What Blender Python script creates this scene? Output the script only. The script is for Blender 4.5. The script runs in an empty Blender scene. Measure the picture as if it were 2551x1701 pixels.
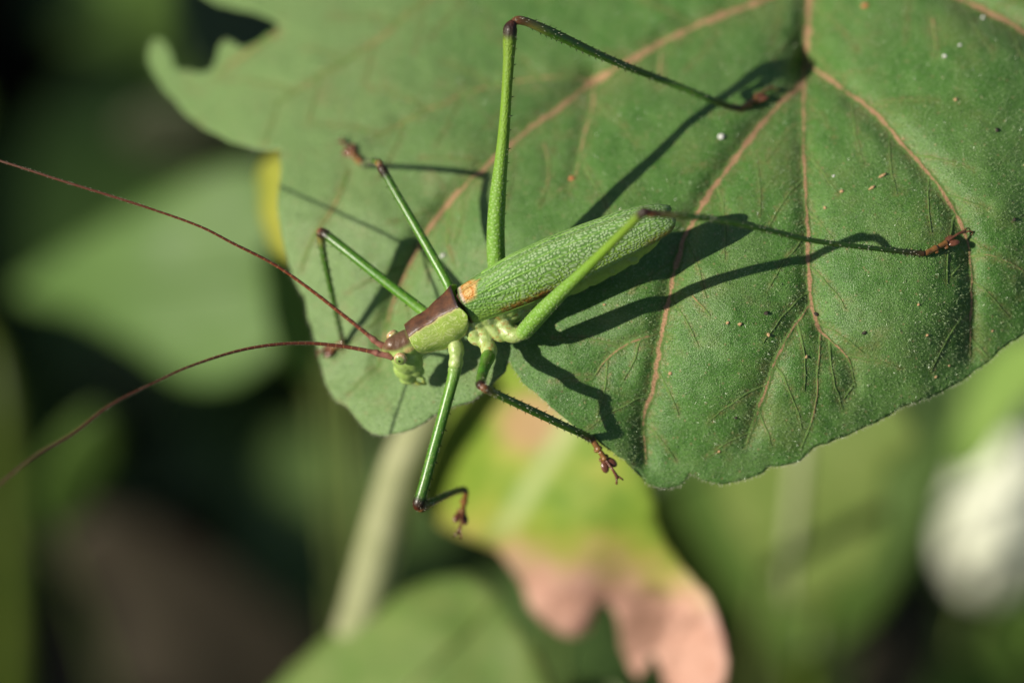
import bpy, bmesh, math, random
import numpy as np
from mathutils import Vector, Matrix, geometry

random.seed(7); rng = np.random.default_rng(7)
scene = bpy.context.scene
col = scene.collection
R = math.radians

# ------------------------------------------------------------------ camera, sky, sun
S = 3e-5            # metres per photograph pixel at the focus distance
D = 11500.0         # camera to focus distance, in those pixels
TARGET = np.array([0.0, 0.0, 0.34])
TILT = R(30)
CR = np.array([1.0, 0.0, 0.0])
CU = np.array([0.0, math.cos(TILT), math.sin(TILT)])
CB = np.array([0.0, -math.sin(TILT), math.cos(TILT)])
M3 = np.stack([CR, CU, CB], axis=1)          # camera axes -> world

cam = bpy.data.cameras.new('camera')
cam.sensor_width = 22.2
cam.lens = 22.2 * D / 2551.0
cam.clip_start = 0.01
cam.clip_end = 200
cam_o = bpy.data.objects.new('camera', cam)
cam_o.location = TARGET + CB * D * S
cam_o.rotation_euler = (TILT, 0, 0)
col.objects.link(cam_o)
scene.camera = cam_o
cam.dof.use_dof = True
cam.dof.focus_distance = (D - 10) * S
APERTURE = 430 * S
cam.dof.aperture_fstop = (cam.lens * 1e-3) / APERTURE
cam.dof.aperture_blades = 0

SUN_C = np.array([-1.0, 0.09, 0.80]); SUN_C /= np.linalg.norm(SUN_C)
SUN_W = M3 @ SUN_C
world = bpy.data.worlds.new('World'); scene.world = world
world.use_nodes = True
wn = world.node_tree
sky = wn.nodes.new('ShaderNodeTexSky'); sky.sky_type = 'NISHITA'; sky.sun_disc = False
sky.sun_elevation = math.asin(SUN_W[2]); sky.sun_rotation = math.atan2(SUN_W[0], SUN_W[1])
bg = wn.nodes['Background']; bg.inputs['Strength'].default_value = 0.05
wn.links.new(sky.outputs[0], bg.inputs['Color'])
sun = bpy.data.lights.new('sun', 'SUN'); sun.energy = 4.2; sun.angle = R(0.53); sun.color = (1.0, 0.93, 0.80)
sun_o = bpy.data.objects.new('sun', sun)
sun_o.rotation_euler = Vector(SUN_W).to_track_quat('Z', 'Y').to_euler()
sun_o.location = (-1, -0.4, 1.2)
col.objects.link(sun_o)
scene.view_settings.view_transform = 'Standard'; scene.view_settings.look = 'None'
scene.view_settings.gamma = 1.0; scene.view_settings.exposure = 0.42
scene.view_settings.use_curve_mapping = False
scene.render.engine = 'CYCLES'
scene.cycles.use_denoising = True
scene.cycles.max_bounces = 8
scene.cycles.transparent_max_bounces = 6
scene.cycles.sample_clamp_indirect = 6

# ------------------------------------------------------------------ helpers
def C(x, y, z):
    """photograph pixel + depth (towards the camera) -> metric camera space (pixel units)"""
    x = np.asarray(x, float); y = np.asarray(y, float); z = np.asarray(z, float)
    k = (D - z) / D
    return np.stack([(x - 1275.5) * k, -(y - 850.5) * k, z + 0 * x], axis=-1)
def CP(pts):
    a = np.array(pts, float); return C(a[:, 0], a[:, 1], a[:, 2])
def W(c):
    return TARGET + (np.asarray(c) @ M3.T) * S
def W2C(w):
    return ((np.asarray(w) - TARGET) @ M3) / S
DSP = 2551.0 / 2352.0        # a second pixel grid used while measuring
def d2(pts): return [(p[0] * DSP, p[1] * DSP) + tuple(p[2:]) for p in pts]

class Root:
    """an Empty at the base of a thing; parts are given in camera space"""
    def __init__(self, name, loc_w, label, cat, group=None, axes=None):
        e = bpy.data.objects.new(name, None); e.empty_display_size = 0.005
        m = Matrix.Identity(4)
        if axes is not None:
            A = M3 @ axes
            for i in range(3):
                for j in range(3): m[i][j] = A[i, j]
        m.translation = Vector(loc_w)
        e.matrix_world = m
        self.R = np.array(m.to_3x3()); self.t = np.array(loc_w, float)
        e['label'] = label; e['category'] = cat
        if group: e['group'] = group
        col.objects.link(e); self.o = e
    def local(self, c): return (W(c) - self.t) @ self.R

def tag(o, label=None, cat=None, group=None, kind=None):
    if label: o['label'] = label
    if cat: o['category'] = cat
    if group: o['group'] = group
    if kind: o['kind'] = kind

def mesh_obj(name, verts, faces, mat, root=None, parent=None, lp=None, smooth=True, local=False, kind=None, label=None):
    """verts in camera space (or local metres when local=True)"""
    v = np.asarray(verts, float)
    if not local:
        v = root.local(v) if root is not None else W(v)
    me = bpy.data.meshes.new(name)
    me.from_pydata(v.tolist(), [], [list(map(int, f)) for f in faces])
    if smooth: me.polygons.foreach_set('use_smooth', np.ones(len(me.polygons), bool))
    if lp is not None:
        at = me.attributes.new('lp', 'FLOAT_VECTOR', 'POINT')
        at.data.foreach_set('vector', np.asarray(lp, np.float32).ravel())
    me.materials.append(mat)
    o = bpy.data.objects.new(name, me); col.objects.link(o)
    if parent is not None: o.parent = parent
    elif root is not None: o.parent = root.o
    if kind: o['kind'] = kind
    if label: o['label'] = label
    return o

def spline(pts, n):
    """Catmull-Rom through rows of pts, n samples, any number of columns"""
    p = np.asarray(pts, float)
    seg = np.linalg.norm(np.diff(p[:, :3] if p.shape[1] >= 3 else p[:, :2], axis=0), axis=1) ** 0.5
    t = np.concatenate([[0], np.cumsum(np.maximum(seg, 1e-6))])
    q = np.linspace(0, t[-1], n)
    ext = np.vstack([2 * p[0] - p[1], p, 2 * p[-1] - p[-2]])
    te = np.concatenate([[t[0] - (t[1] - t[0])], t, [t[-1] + (t[-1] - t[-2])]])
    out = np.zeros((n, p.shape[1]))
    for i, s in enumerate(q):
        k = min(max(np.searchsorted(t, s, 'right') - 1, 0), len(p) - 2) + 1
        t0, t1, t2, t3 = te[k-1:k+3]; P0, P1, P2, P3 = ext[k-1:k+3]
        A1 = (t1-s)/(t1-t0)*P0 + (s-t0)/(t1-t0)*P1
        A2 = (t2-s)/(t2-t1)*P1 + (s-t1)/(t2-t1)*P2
        A3 = (t3-s)/(t3-t2)*P2 + (s-t2)/(t3-t2)*P3
        B1 = (t2-s)/(t2-t0)*A1 + (s-t0)/(t2-t0)*A2
        B2 = (t3-s)/(t3-t1)*A2 + (s-t1)/(t3-t1)*A3
        out[i] = (t2-s)/(t2-t1)*B1 + (s-t1)/(t2-t1)*B2
    return out

def unit(v): return v / (np.linalg.norm(v, axis=-1, keepdims=True) + 1e-12)

def tube(path, radii, ns=14, flat=1.0, up=(0, 0, 1), ridge=0.0, n=None):
    """lofted tube in camera space; returns verts, faces, lp=(t, angle, arclength)"""
    path = np.asarray(path, float); radii = np.asarray(radii, float)
    if n:
        d = spline(np.column_stack([path, radii]), n); path, radii = d[:, :3], np.maximum(d[:, 3], 0.05)
    m = len(path)
    tan = unit(np.gradient(path, axis=0))
    ref = np.asarray(up, float)
    nrm = ref - tan[0] * (ref @ tan[0]); 
    if np.linalg.norm(nrm) < 1e-3: nrm = np.array([1.0, 0, 0]) - tan[0] * tan[0][0]
    nrm = unit(nrm)
    V = []; L = []
    arc = np.concatenate([[0], np.cumsum(np.linalg.norm(np.diff(path, axis=0), axis=1))])
    ang = np.linspace(0, 2 * np.pi, ns, endpoint=False)
    prof = 1 + ridge * np.cos(3 * ang) 
    for i in range(m):
        nrm = unit(nrm - tan[i] * (nrm @ tan[i])); b = np.cross(tan[i], nrm)
        V.append(path[i] + radii[i] * (np.outer(np.cos(ang) * prof, nrm) + np.outer(np.sin(ang) * prof * flat, b)))
        L.append(np.column_stack([np.full(ns, arc[i] / max(arc[-1], 1e-9)), ang / (2 * np.pi), np.full(ns, arc[i])]))
    V = np.vstack(V); L = np.vstack(L); F = []
    for i in range(m - 1):
        for j in range(ns):
            k = (j + 1) % ns
            F.append((i*ns+j, i*ns+k, (i+1)*ns+k, (i+1)*ns+j))
    a = len(V); V = np.vstack([V, path[:1], path[-1:]]); L = np.vstack([L, [[0, 0, 0]], [[1, 0, arc[-1]]]])
    for j in range(ns):
        k = (j + 1) % ns
        F.append((a, k, j)); F.append((a + 1, (m-1)*ns+j, (m-1)*ns+k))
    return V, F, L

def ball(c, ax, r, nu=14, nv=10):
    """ellipsoid: centre c, rows of ax = axes, radii r"""
    c = np.asarray(c, float); ax = np.asarray(ax, float)
    th = np.linspace(0, np.pi, nv + 1)[1:-1]; ph = np.linspace(0, 2*np.pi, nu, endpoint=False)
    V = [c + r[2]*ax[2]]
    for t in th:
        for p in ph:
            V.append(c + r[0]*math.sin(t)*math.cos(p)*ax[0] + r[1]*math.sin(t)*math.sin(p)*ax[1] + r[2]*math.cos(t)*ax[2])
    V.append(c - r[2]*ax[2]); F = []
    for j in range(nu): F.append((0, 1 + j, 1 + (j+1) % nu))
    for i in range(len(th) - 1):
        for j in range(nu):
            a = 1 + i*nu; k = (j+1) % nu
            F.append((a+j, a+nu+j, a+nu+k, a+k))
    e = len(V) - 1; a = 1 + (len(th)-1)*nu
    for j in range(nu): F.append((e, a + (j+1) % nu, a + j))
    return np.array(V), F

def join(parts):
    V = []; F = []; L = []; o = 0
    for p in parts:
        V.append(p[0]); F += [tuple(i + o for i in f) for f in p[1]]; o += len(p[0])
        L.append(p[2] if len(p) > 2 else np.zeros((len(p[0]), 3)))
    return np.vstack(V), F, np.vstack(L)

def cones(bases, dirs, lens, rads, bend=None):
    """many 3-sided thorns or hairs in one mesh"""
    V = []; F = []
    for b, d, l, r in zip(bases, dirs, lens, rads):
        d = unit(d); x = unit(np.cross(d, [0.31, 0.52, 0.79])); y = np.cross(d, x); k = len(V)
        for q in range(3):
            a = q * 2.0944; V.append(b + r * (math.cos(a)*x + math.sin(a)*y))
        V.append(b + d * l + (0 if bend is None else np.asarray(bend) * l))
        F += [(k, k+1, k+3), (k+1, k+2, k+3), (k+2, k, k+3)]
    return np.array(V), F

class TPS:
    def __init__(self, pts, reg=0.0):
        p = np.array(pts, float); self.sc = 1000.0
        self.p = p[:, :2] / self.sc; n = len(p)
        K = self.k(np.linalg.norm(self.p[:, None] - self.p[None], axis=2)) + reg * np.eye(n)
        A = np.zeros((n + 3, n + 3)); A[:n, :n] = K
        Q = np.column_stack([np.ones(n), self.p]); A[:n, n:] = Q; A[n:, :n] = Q.T
        self.w = np.linalg.solve(A, np.concatenate([p[:, 2], np.zeros(3)]))
    @staticmethod
    def k(r): return np.where(r > 1e-9, r * r * np.log(np.maximum(r, 1e-9)), 0)
    def __call__(self, x, y):
        q = np.column_stack([np.ravel(x), np.ravel(y)]) / self.sc; n = len(self.p)
        r = np.linalg.norm(q[:, None] - self.p[None], axis=2)
        z = self.k(r) @ self.w[:n] + self.w[n] + q @ self.w[n+1:]
        return z.reshape(np.shape(x)) if np.ndim(x) else float(z[0])

def vnoise(x, y, s, seed=0):
    """smooth value noise"""
    x = np.asarray(x, float) / s; y = np.asarray(y, float) / s
    xi = np.floor(x).astype(int); yi = np.floor(y).astype(int); fx = x - xi; fy = y - yi
    fx = fx*fx*(3-2*fx); fy = fy*fy*(3-2*fy)
    def h(a, b):
        v = np.sin(a * 127.1 + b * 311.7 + seed * 74.7) * 43758.5453
        return v - np.floor(v)
    return (h(xi, yi)*(1-fx)*(1-fy) + h(xi+1, yi)*fx*(1-fy) + h(xi, yi+1)*(1-fx)*fy + h(xi+1, yi+1)*fx*fy) * 2 - 1

def seg_dist(x, y, poly):
    """distance to a polyline, and width interpolated along it (third column)"""
    best = np.full(x.shape, 1e9); wid = np.zeros(x.shape)
    for a, b in zip(poly[:-1], poly[1:]):
        d = b[:2] - a[:2]; l2 = d @ d + 1e-9
        t = np.clip(((x - a[0]) * d[0] + (y - a[1]) * d[1]) / l2, 0, 1)
        r = np.hypot(x - a[0] - t*d[0], y - a[1] - t*d[1])
        m = r < best; best[m] = r[m]; wid[m] = (a[2] + t*(b[2]-a[2]))[m]
    return best, wid

def blade(outline, spacing, zf, jitter=0.25):
    """triangulated leaf blade inside a closed outline (photograph pixels)"""
    o = np.array(outline, float)
    lo, hi = o.min(0), o.max(0); pts = []
    rows = np.arange(lo[1], hi[1], spacing * 0.87)
    X = []
    for i, yy in enumerate(rows):
        xx = np.arange(lo[0] + (i % 2) * spacing / 2, hi[0], spacing); X.append(np.column_stack([xx, np.full(len(xx), yy)]))
    X = np.vstack(X) + rng.uniform(-jitter, jitter, (sum(map(len, X)), 2)) * spacing
    inside = np.zeros(len(X), bool); n = len(o)
    for i in range(n):
        x1, y1 = o[i]; x2, y2 = o[(i+1) % n]
        if y1 == y2: continue
        c = ((y1 > X[:, 1]) != (y2 > X[:, 1])) & (X[:, 0] < (x2-x1)*(X[:, 1]-y1)/(y2-y1) + x1)
        inside ^= c
    X = X[inside]
    cl, _ = seg_dist(X[:, 0], X[:, 1], np.column_stack([np.vstack([o, o[:1]]), np.ones(n+1)]))
    X = X[cl > spacing * 0.45]
    allp = [Vector((float(a), float(b))) for a, b in np.vstack([o, X])]
    r = geometry.delaunay_2d_cdt(allp, [(i, (i+1) % n) for i in range(n)], [], 1, 1e-4)
    v = np.array([(p.x, p.y) for p in r[0]])
    z = zf(v[:, 0], v[:, 1])
    faces = []
    for f in r[2]:
        f = list(f); a, b, c = (v[k] for k in f[:3])
        if (b[0]-a[0])*(c[1]-a[1]) - (b[1]-a[1])*(c[0]-a[0]) > 0: f.reverse()
        faces.append(f)
    return C(v[:, 0], v[:, 1], z), faces, np.column_stack([v, z])

def dense(outline, step, closed=True, rough=0.0, seed=1):
    o = [tuple(p[:2]) for p in outline]
    if closed: o = o + o[:1]
    out = []
    for a, b in zip(o[:-1], o[1:]):
        L = math.hypot(b[0]-a[0], b[1]-a[1]); k = max(1, int(L / step))
        for i in range(k): out.append((a[0] + (b[0]-a[0])*i/k, a[1] + (b[1]-a[1])*i/k))
    if not closed: out.append(o[-1])
    out = np.array(out)
    # round the corners of the traced polygon a little
    for _ in range(2):
        if closed: out = (np.roll(out, 1, 0) + 2*out + np.roll(out, -1, 0)) / 4
    if rough:
        out = out + rough * np.column_stack([vnoise(out[:, 0], out[:, 1], 14, seed), vnoise(out[:, 0], out[:, 1], 14, seed + 5)])
    return out

# ------------------------------------------------------------------ materials
def new_mat(name):
    m = bpy.data.materials.new(name); m.use_nodes = True
    nt = m.node_tree; nt.nodes.clear()
    out = nt.nodes.new('ShaderNodeOutputMaterial')
    return m, nt, out
class N:
    def __init__(self, nt): self.nt = nt
    def node(self, t, **kw):
        n = self.nt.nodes.new(t)
        for k, v in kw.items(): setattr(n, k, v)
        return n
    def link(self, a, b): self.nt.links.new(a, b)
    def put(self, inp, v):
        if hasattr(v, 'is_output') or isinstance(v, bpy.types.NodeSocket): self.link(v, inp)
        elif isinstance(v, (tuple, list)) and len(v) == 3 and inp.type == 'RGBA': inp.default_value = (*v, 1)
        else: inp.default_value = v
    def attr(self, name='lp'):
        return self.node('ShaderNodeAttribute', attribute_name=name).outputs['Vector']
    def objco(self):
        c = self.node('ShaderNodeTexCoord'); return self.vm('SCALE', c.outputs['Object'], 1.0 / S)
    def vm(self, op, a, b=None):
        n = self.node('ShaderNodeVectorMath', operation=op); self.put(n.inputs[0], a)
        if op == 'SCALE': self.put(n.inputs['Scale'], b); return n.outputs[0]
        if b is not None: self.put(n.inputs[1], b)
        return n.outputs['Value'] if op in ('LENGTH', 'DISTANCE', 'DOT_PRODUCT') else n.outputs[0]
    def m(self, op, a, b=None, c=None, clamp=False):
        n = self.node('ShaderNodeMath', operation=op, use_clamp=clamp); self.put(n.inputs[0], a)
        if b is not None: self.put(n.inputs[1], b)
        if c is not None: self.put(n.inputs[2], c)
        return n.outputs[0]
    def xyz(self, v):
        n = self.node('ShaderNodeSeparateXYZ'); self.put(n.inputs[0], v); return n.outputs
    def comb(self, x, y, z):
        n = self.node('ShaderNodeCombineXYZ')
        for i, v in enumerate((x, y, z)): self.put(n.inputs[i], v)
        return n.outputs[0]
    def noise(self, vec, scale, detail=3, rough=0.55, dist=0.0):
        n = self.node('ShaderNodeTexNoise'); self.put(n.inputs['Vector'], vec)
        n.inputs['Scale'].default_value = scale; n.inputs['Detail'].default_value = detail
        n.inputs['Roughness'].default_value = rough; n.inputs['Distortion'].default_value = dist
        return n.outputs['Fac']
    def vor(self, vec, scale, feature='F1', rnd=1.0, out='Distance'):
        n = self.node('ShaderNodeTexVoronoi', feature=feature, voronoi_dimensions='2D'); self.put(n.inputs['Vector'], vec)
        n.inputs['Scale'].default_value = scale; n.inputs['Randomness'].default_value = rnd
        return n.outputs[out]
    def ramp(self, fac, stops, interp='LINEAR'):
        n = self.node('ShaderNodeValToRGB'); n.color_ramp.interpolation = interp
        e = n.color_ramp.elements
        while len(e) > 1: e.remove(e[-1])
        for i, (p, c) in enumerate(stops):
            x = e[0] if i == 0 else e.new(p)
            x.position = p; x.color = (*c, 1) if isinstance(c, (tuple, list)) else (c, c, c, 1)
        self.put(n.inputs['Fac'], fac); return n.outputs['Color']
    def mix(self, fac, a, b):
        n = self.node('ShaderNodeMix', data_type='RGBA'); self.put(n.inputs[0], fac)
        self.put(n.inputs[6], a); self.put(n.inputs[7], b); return n.outputs[2]
    def step(self, x, lo, hi):
        n = self.node('ShaderNodeMapRange', interpolation_type='SMOOTHSTEP'); self.put(n.inputs['Value'], x)
        self.put(n.inputs['From Min'], lo); self.put(n.inputs['From Max'], hi)
        return n.outputs[0]
    def bump(self, h, strength, dist_px, normal=None):
        n = self.node('ShaderNodeBump'); n.inputs['Strength'].default_value = strength
        n.inputs['Distance'].default_value = dist_px * S; self.put(n.inputs['Height'], h)
        if normal is not None: self.put(n.inputs['Normal'], normal)
        return n.outputs[0]
    def surface(self, out, color, rough=0.4, spec=0.5, trans=0.0, tcolor=None, normal=None, sheen=0.0, sheen_tint=(1, 1, 1), coat=0.0, sss=0.0, sss_px=30, coat_rough=0.1, sheen_rough=0.4):
        p = self.node('ShaderNodeBsdfPrincipled')
        self.put(p.inputs['Base Color'], color); self.put(p.inputs['Roughness'], rough)
        self.put(p.inputs['Specular IOR Level'], spec)
        if normal is not None: self.put(p.inputs['Normal'], normal)
        p.inputs['Sheen Weight'].default_value = sheen; p.inputs['Sheen Tint'].default_value = (*sheen_tint, 1)
        p.inputs['Sheen Roughness'].default_value = sheen_rough
        p.inputs['Coat Weight'].default_value = coat; p.inputs['Coat Roughness'].default_value = coat_rough
        if sss:
            p.inputs['Subsurface Weight'].default_value = sss; p.inputs['Subsurface Scale'].default_value = sss_px * S
            p.inputs['Subsurface Radius'].default_value = (0.7, 1.0, 0.35)
        sh = p.outputs[0]
        if trans:
            t = self.node('ShaderNodeBsdfTranslucent'); self.put(t.inputs['Color'], tcolor if tcolor is not None else color)
            mx = self.node('ShaderNodeMixShader'); self.put(mx.inputs[0], trans)
            self.link(sh, mx.inputs[1]); self.link(t.outputs[0], mx.inputs[2]); sh = mx.outputs[0]
        self.link(sh, out.inputs['Surface'])

def leaf_material():
    m, nt, out = new_mat('leaf_green'); g = N(nt); p = g.attr(); x, y, z = g.xyz(p)
    flat = g.comb(x, y, 0.0)
    vd = g.node('ShaderNodeAttribute', attribute_name='vd').outputs['Fac']
    big = g.noise(flat, 1/260, 3); med = g.noise(flat, 1/60, 4, 0.6); fine = g.noise(flat, 1/7, 2, 0.7)
    c = g.ramp(med, [(0.28, (0.052, 0.143, 0.021)), (0.5, (0.084, 0.203, 0.036)), (0.72, (0.130, 0.260, 0.060))])
    c = g.mix(g.m('MULTIPLY', g.step(big, 0.42, 0.68), 0.40), c, (0.160, 0.255, 0.080))
    # left side painted paler: hair sheen and its tilt towards the sun
    pale = g.m('MULTIPLY', g.step(x, 1450, 780), 0.72)
    c = g.mix(g.m('MULTIPLY', g.step(g.noise(g.vm('ADD', flat, (50, 700, 0)), 1/170, 4, 0.6), 0.50, 0.70), 0.5), c, (0.165, 0.215, 0.060))
    c = g.mix(pale, c, (0.245, 0.355, 0.135))
    # brownish dust in blotches, thicker along the veins
    dust = g.step(g.noise(g.vm('ADD', flat, (900, 300, 0)), 1/120, 5, 0.68), 0.54, 0.74)
    dust = g.m('MULTIPLY', dust, g.m('MULTIPLY_ADD', fine, 0.9, 0.1))
    c = g.mix(g.m('MULTIPLY', dust, 0.62), c, (0.26, 0.165, 0.080))
    c = g.mix(g.m('MULTIPLY', g.m('MULTIPLY', vd, g.step(g.noise(flat, 1/16, 4, 0.7), 0.40, 0.62)), 0.55), c, (0.29, 0.17, 0.085))
    speck = g.step(g.vor(flat, 1/48), 0.085, 0.03)
    c = g.mix(g.m('MULTIPLY', speck, 0.5), c, (0.36, 0.25, 0.13))
    # pale hair tips, with their sparkle painted in as grain
    d1 = g.vor(g.vm('ADD', flat, (13, 7, 0)), 1/4.6)
    dots = g.m('MULTIPLY', g.step(d1, 0.30, 0.10), g.step(g.noise(flat, 1/9, 2, 0.6), 0.44, 0.62))
    c = g.mix(g.m('MULTIPLY', dots, 0.55), c, (0.44, 0.55, 0.33))
    dk = g.step(g.vor(g.vm('ADD', flat, (51, 97, 0)), 1/5.5), 0.45, 0.15)
    c = g.mix(g.m('MULTIPLY', dk, 0.5), c, (0.030, 0.095, 0.012))
    h = g.m('ADD', g.m('MULTIPLY', d1, -0.5), g.m('MULTIPLY', g.vor(g.vm('ADD', flat, (31, 77, 0)), 1/3.4), -0.9))
    h = g.m('ADD', h, g.m('MULTIPLY', g.noise(flat, 1/34, 3, 0.5), 0.6))
    nb = g.bump(h, 0.5, 2.6)
    g.surface(out, c, rough=0.40, spec=0.34, trans=0.12, tcolor=(0.22, 0.42, 0.04), normal=nb, sheen=0.08, sheen_tint=(0.85, 0.95, 0.65))
    return m

def vein_material(name='leaf_vein', faint=0.0):
    m, nt, out = new_mat(name); g = N(nt); p = g.attr(); x, y, a = g.xyz(p); f = g.comb(x, y, 0.0)
    n1 = g.noise(f, 1/5, 3, 0.7); n2 = g.noise(f, 1/60, 2); n3 = g.noise(f, 1/11, 4, 0.7)
    c = g.ramp(n1, [(0.3, (0.18, 0.125, 0.058)), (0.48, (0.35, 0.20, 0.11)), (0.7, (0.50, 0.31, 0.185))])
    k = g.m('ADD', g.m('MULTIPLY', a, 0.55), g.m('MULTIPLY', n3, 0.75))       # ragged dusty edge
    k = g.m('ADD', k, g.m('MULTIPLY_ADD', g.step(n2, 0.42, 0.68), 0.22, faint))
    c = g.mix(g.step(k, 0.54, 0.80), c, g.mix(n1, (0.055, 0.135, 0.022), (0.14, 0.20, 0.06)) if not faint else g.mix(n1, (0.070, 0.16, 0.030), (0.17, 0.25, 0.075)))
    g.surface(out, c, rough=0.75, spec=0.15, normal=g.bump(n1, 0.8, 4))
    return m

def simple_leaf_material(name, c1, c2, trans=0.2, tcol=None, rough=0.45, scale=1/90, spots=None):
    m, nt, out = new_mat(name); g = N(nt); x, y, z = g.xyz(g.attr()); f = g.comb(x, y, 0.0)
    c = g.ramp(g.noise(f, scale, 3), [(0.3, c1), (0.7, c2)])
    if spots: c = g.mix(g.m('MULTIPLY', g.step(g.noise(f, 1/50, 3), 0.55, 0.65), 0.7), c, spots)
    g.surface(out, c, rough=rough, spec=0.4, trans=trans, tcolor=tcol or c2, normal=g.bump(g.noise(f, 1/20, 3), 0.4, 6))
    return m

def plain_material(name, c1, c2, rough=0.5, scale=1/25, trans=0.0, spec=0.4, coat=0.0, bump=0.3):
    m, nt, out = new_mat(name); g = N(nt); p = g.objco()
    n = g.noise(p, scale, 4)
    c = g.ramp(n, [(0.32, c1), (0.68, c2)])
    g.surface(out, c, rough=rough, spec=spec, trans=trans, normal=g.bump(n, bump, 5), coat=coat)
    return m

def leg_material(name, stops, rough=0.28, mottle=(0.20, 0.33, 0.04), dots=None, coat=0.5, facet=None):
    """colour along the limb from lp.x = 0..1"""
    m, nt, out = new_mat(name); g = N(nt); t, a, s = g.xyz(g.attr()); o = g.objco()
    c = g.ramp(t, stops)
    n = g.noise(o, 1/11, 3, 0.6)
    green = g.m('MULTIPLY', g.step(t, 0.02, 0.12), g.step(t, 0.95, 0.86))
    c = g.mix(g.m('MULTIPLY', g.m('MULTIPLY', g.step(n, 0.52, 0.66), 0.45), green), c, mottle)
    h = g.m('ADD', g.noise(o, 1/14, 3), g.m('MULTIPLY', g.noise(g.comb(g.m('MULTIPLY', s, 0.35), g.m('MULTIPLY', a, 40.0), 0.0), 1/3.0, 3, 0.7), 0.9))
    if facet:
        w = g.m('ABSOLUTE', g.m('SUBTRACT', a, facet[0])); k = g.step(w, facet[1], facet[1] - 0.02)
        c = g.mix(g.m('MULTIPLY', k, green), c, facet[2])
    if dots:
        uv = g.comb(g.m('MULTIPLY', s, 0.55), g.m('MULTIPLY', a, dots[0]), 0.0)
        d = g.step(g.vor(uv, 1/4.6), 0.40, 0.18)
        k = g.m('MULTIPLY', d, g.m('MULTIPLY', g.step(t, dots[1], dots[1] - 0.25), g.step(t, 0.0, 0.06)))
        c = g.mix(g.m('MULTIPLY', k, 0.55), c, (0.36, 0.54, 0.20)); h = g.m('ADD', h, g.m('MULTIPLY', d, 0.8))
    g.surface(out, c, rough=g.m('MULTIPLY_ADD', n, 0.35, rough - 0.06), spec=0.42, trans=0.10, normal=g.bump(h, 0.5, 2.4), coat=coat*0.5, coat_rough=0.2, sss=0.15, sss_px=10)
    return m

def wing_material():
    m, nt, out = new_mat('wing_green'); g = N(nt); s, q, side = g.xyz(g.attr()); o = g.objco()
    wob = g.noise(o, 1/40, 2)
    uv = g.comb(g.m('MULTIPLY_ADD', wob, 22.0, g.m('MULTIPLY', s, 0.72)), g.m('MULTIPLY_ADD', wob, 14.0, q), side)
    d = g.vor(uv, 1/7.0, rnd=0.7)
    cell = g.step(d, 0.54, 0.22)
    base = g.ramp(g.noise(o, 1/60, 2), [(0.3, (0.105, 0.240, 0.045)), (0.7, (0.165, 0.315, 0.070))])
    base = g.mix(g.step(q, 60, 115), base, (0.25, 0.42, 0.05))
    pale = g.mix(g.noise(o, 1/25, 2), (0.34, 0.50, 0.23), (0.46, 0.60, 0.32))
    near_base = g.step(s, 60, 130)
    c = g.mix(g.m('MULTIPLY', cell, g.m('MULTIPLY_ADD', near_base, 0.60, 0.25)), base, pale)
    # stripes that fan out of the hinge
    fan = g.m('DIVIDE', g.m('SUBTRACT', q, 48.0), g.m('ADD', s, 30.0))
    st = g.m('SINE', g.m('MULTIPLY', fan, 44.0))
    k = g.m('MULTIPLY', g.step(st, 0.35, 0.85), g.step(s, 360, 60))
    c = g.mix(g.m('MULTIPLY', k, 0.8), c, (0.20, 0.42, 0.06))
    # orange sound field at the hinge
    so = g.m('MULTIPLY', g.m('MULTIPLY', g.step(s, 12, 18), g.step(g.m('ADD', s, g.m('MULTIPLY_ADD', q, 0.55, g.m('MULTIPLY', wob, 10.0))), 94, 78)), g.m('MULTIPLY', g.step(q, 62, 48), g.step(q, 0, 7)))
    ring = g.m('ABSOLUTE', g.m('SUBTRACT', g.vm('DISTANCE', g.comb(s, g.m('MULTIPLY', q, 0.75), 0.0), (38.0, 24.0, 0.0)), 13.0))
    oc = g.mix(g.step(ring, 4.0, 1.5), (0.74, 0.45, 0.15), (0.62, 0.27, 0.05))
    oc = g.mix(g.step(s, 27, 18), oc, (0.62, 0.46, 0.34))
    c = g.mix(so, c, oc)
    # brown staining: hinge line, ridge, lower margin, tip
    n3 = g.noise(o, 1/9, 3, 0.65)
    hinge = g.step(s, 17, 8)
    edge = g.m('MULTIPLY', g.m('MULTIPLY', g.step(q, 96, 116), g.step(s, 70, 100)), g.step(s, 250, 205))
    tip = g.m('MULTIPLY', g.step(s, 455, 520), g.step(q, 90, 118))
    br = g.m('MULTIPLY', g.m('MAXIMUM', edge, g.m('MULTIPLY', tip, 0.8)), g.step(n3, 0.32, 0.52))
    c = g.mix(br, c, g.mix(n3, (0.10, 0.045, 0.008), (0.34, 0.15, 0.03)))
    c = g.mix(hinge, c, (0.07, 0.030, 0.014))
    rid = g.m('MULTIPLY', g.step(g.m('ABSOLUTE', g.m('SUBTRACT', q, 17.0)), 4.5, 1.0), g.step(side, 0.5, 0.4))
    c = g.mix(g.m('MULTIPLY', rid, 0.5), c, (0.16, 0.10, 0.035))
    h = g.m('ADD', g.m('MULTIPLY', cell, 0.8), g.m('MULTIPLY', k, 0.9))
    g.surface(out, c, rough=0.42, spec=0.42, trans=0.16, tcolor=(0.30, 0.48, 0.06), normal=g.bump(h, 0.55, 3.0))
    return m

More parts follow.
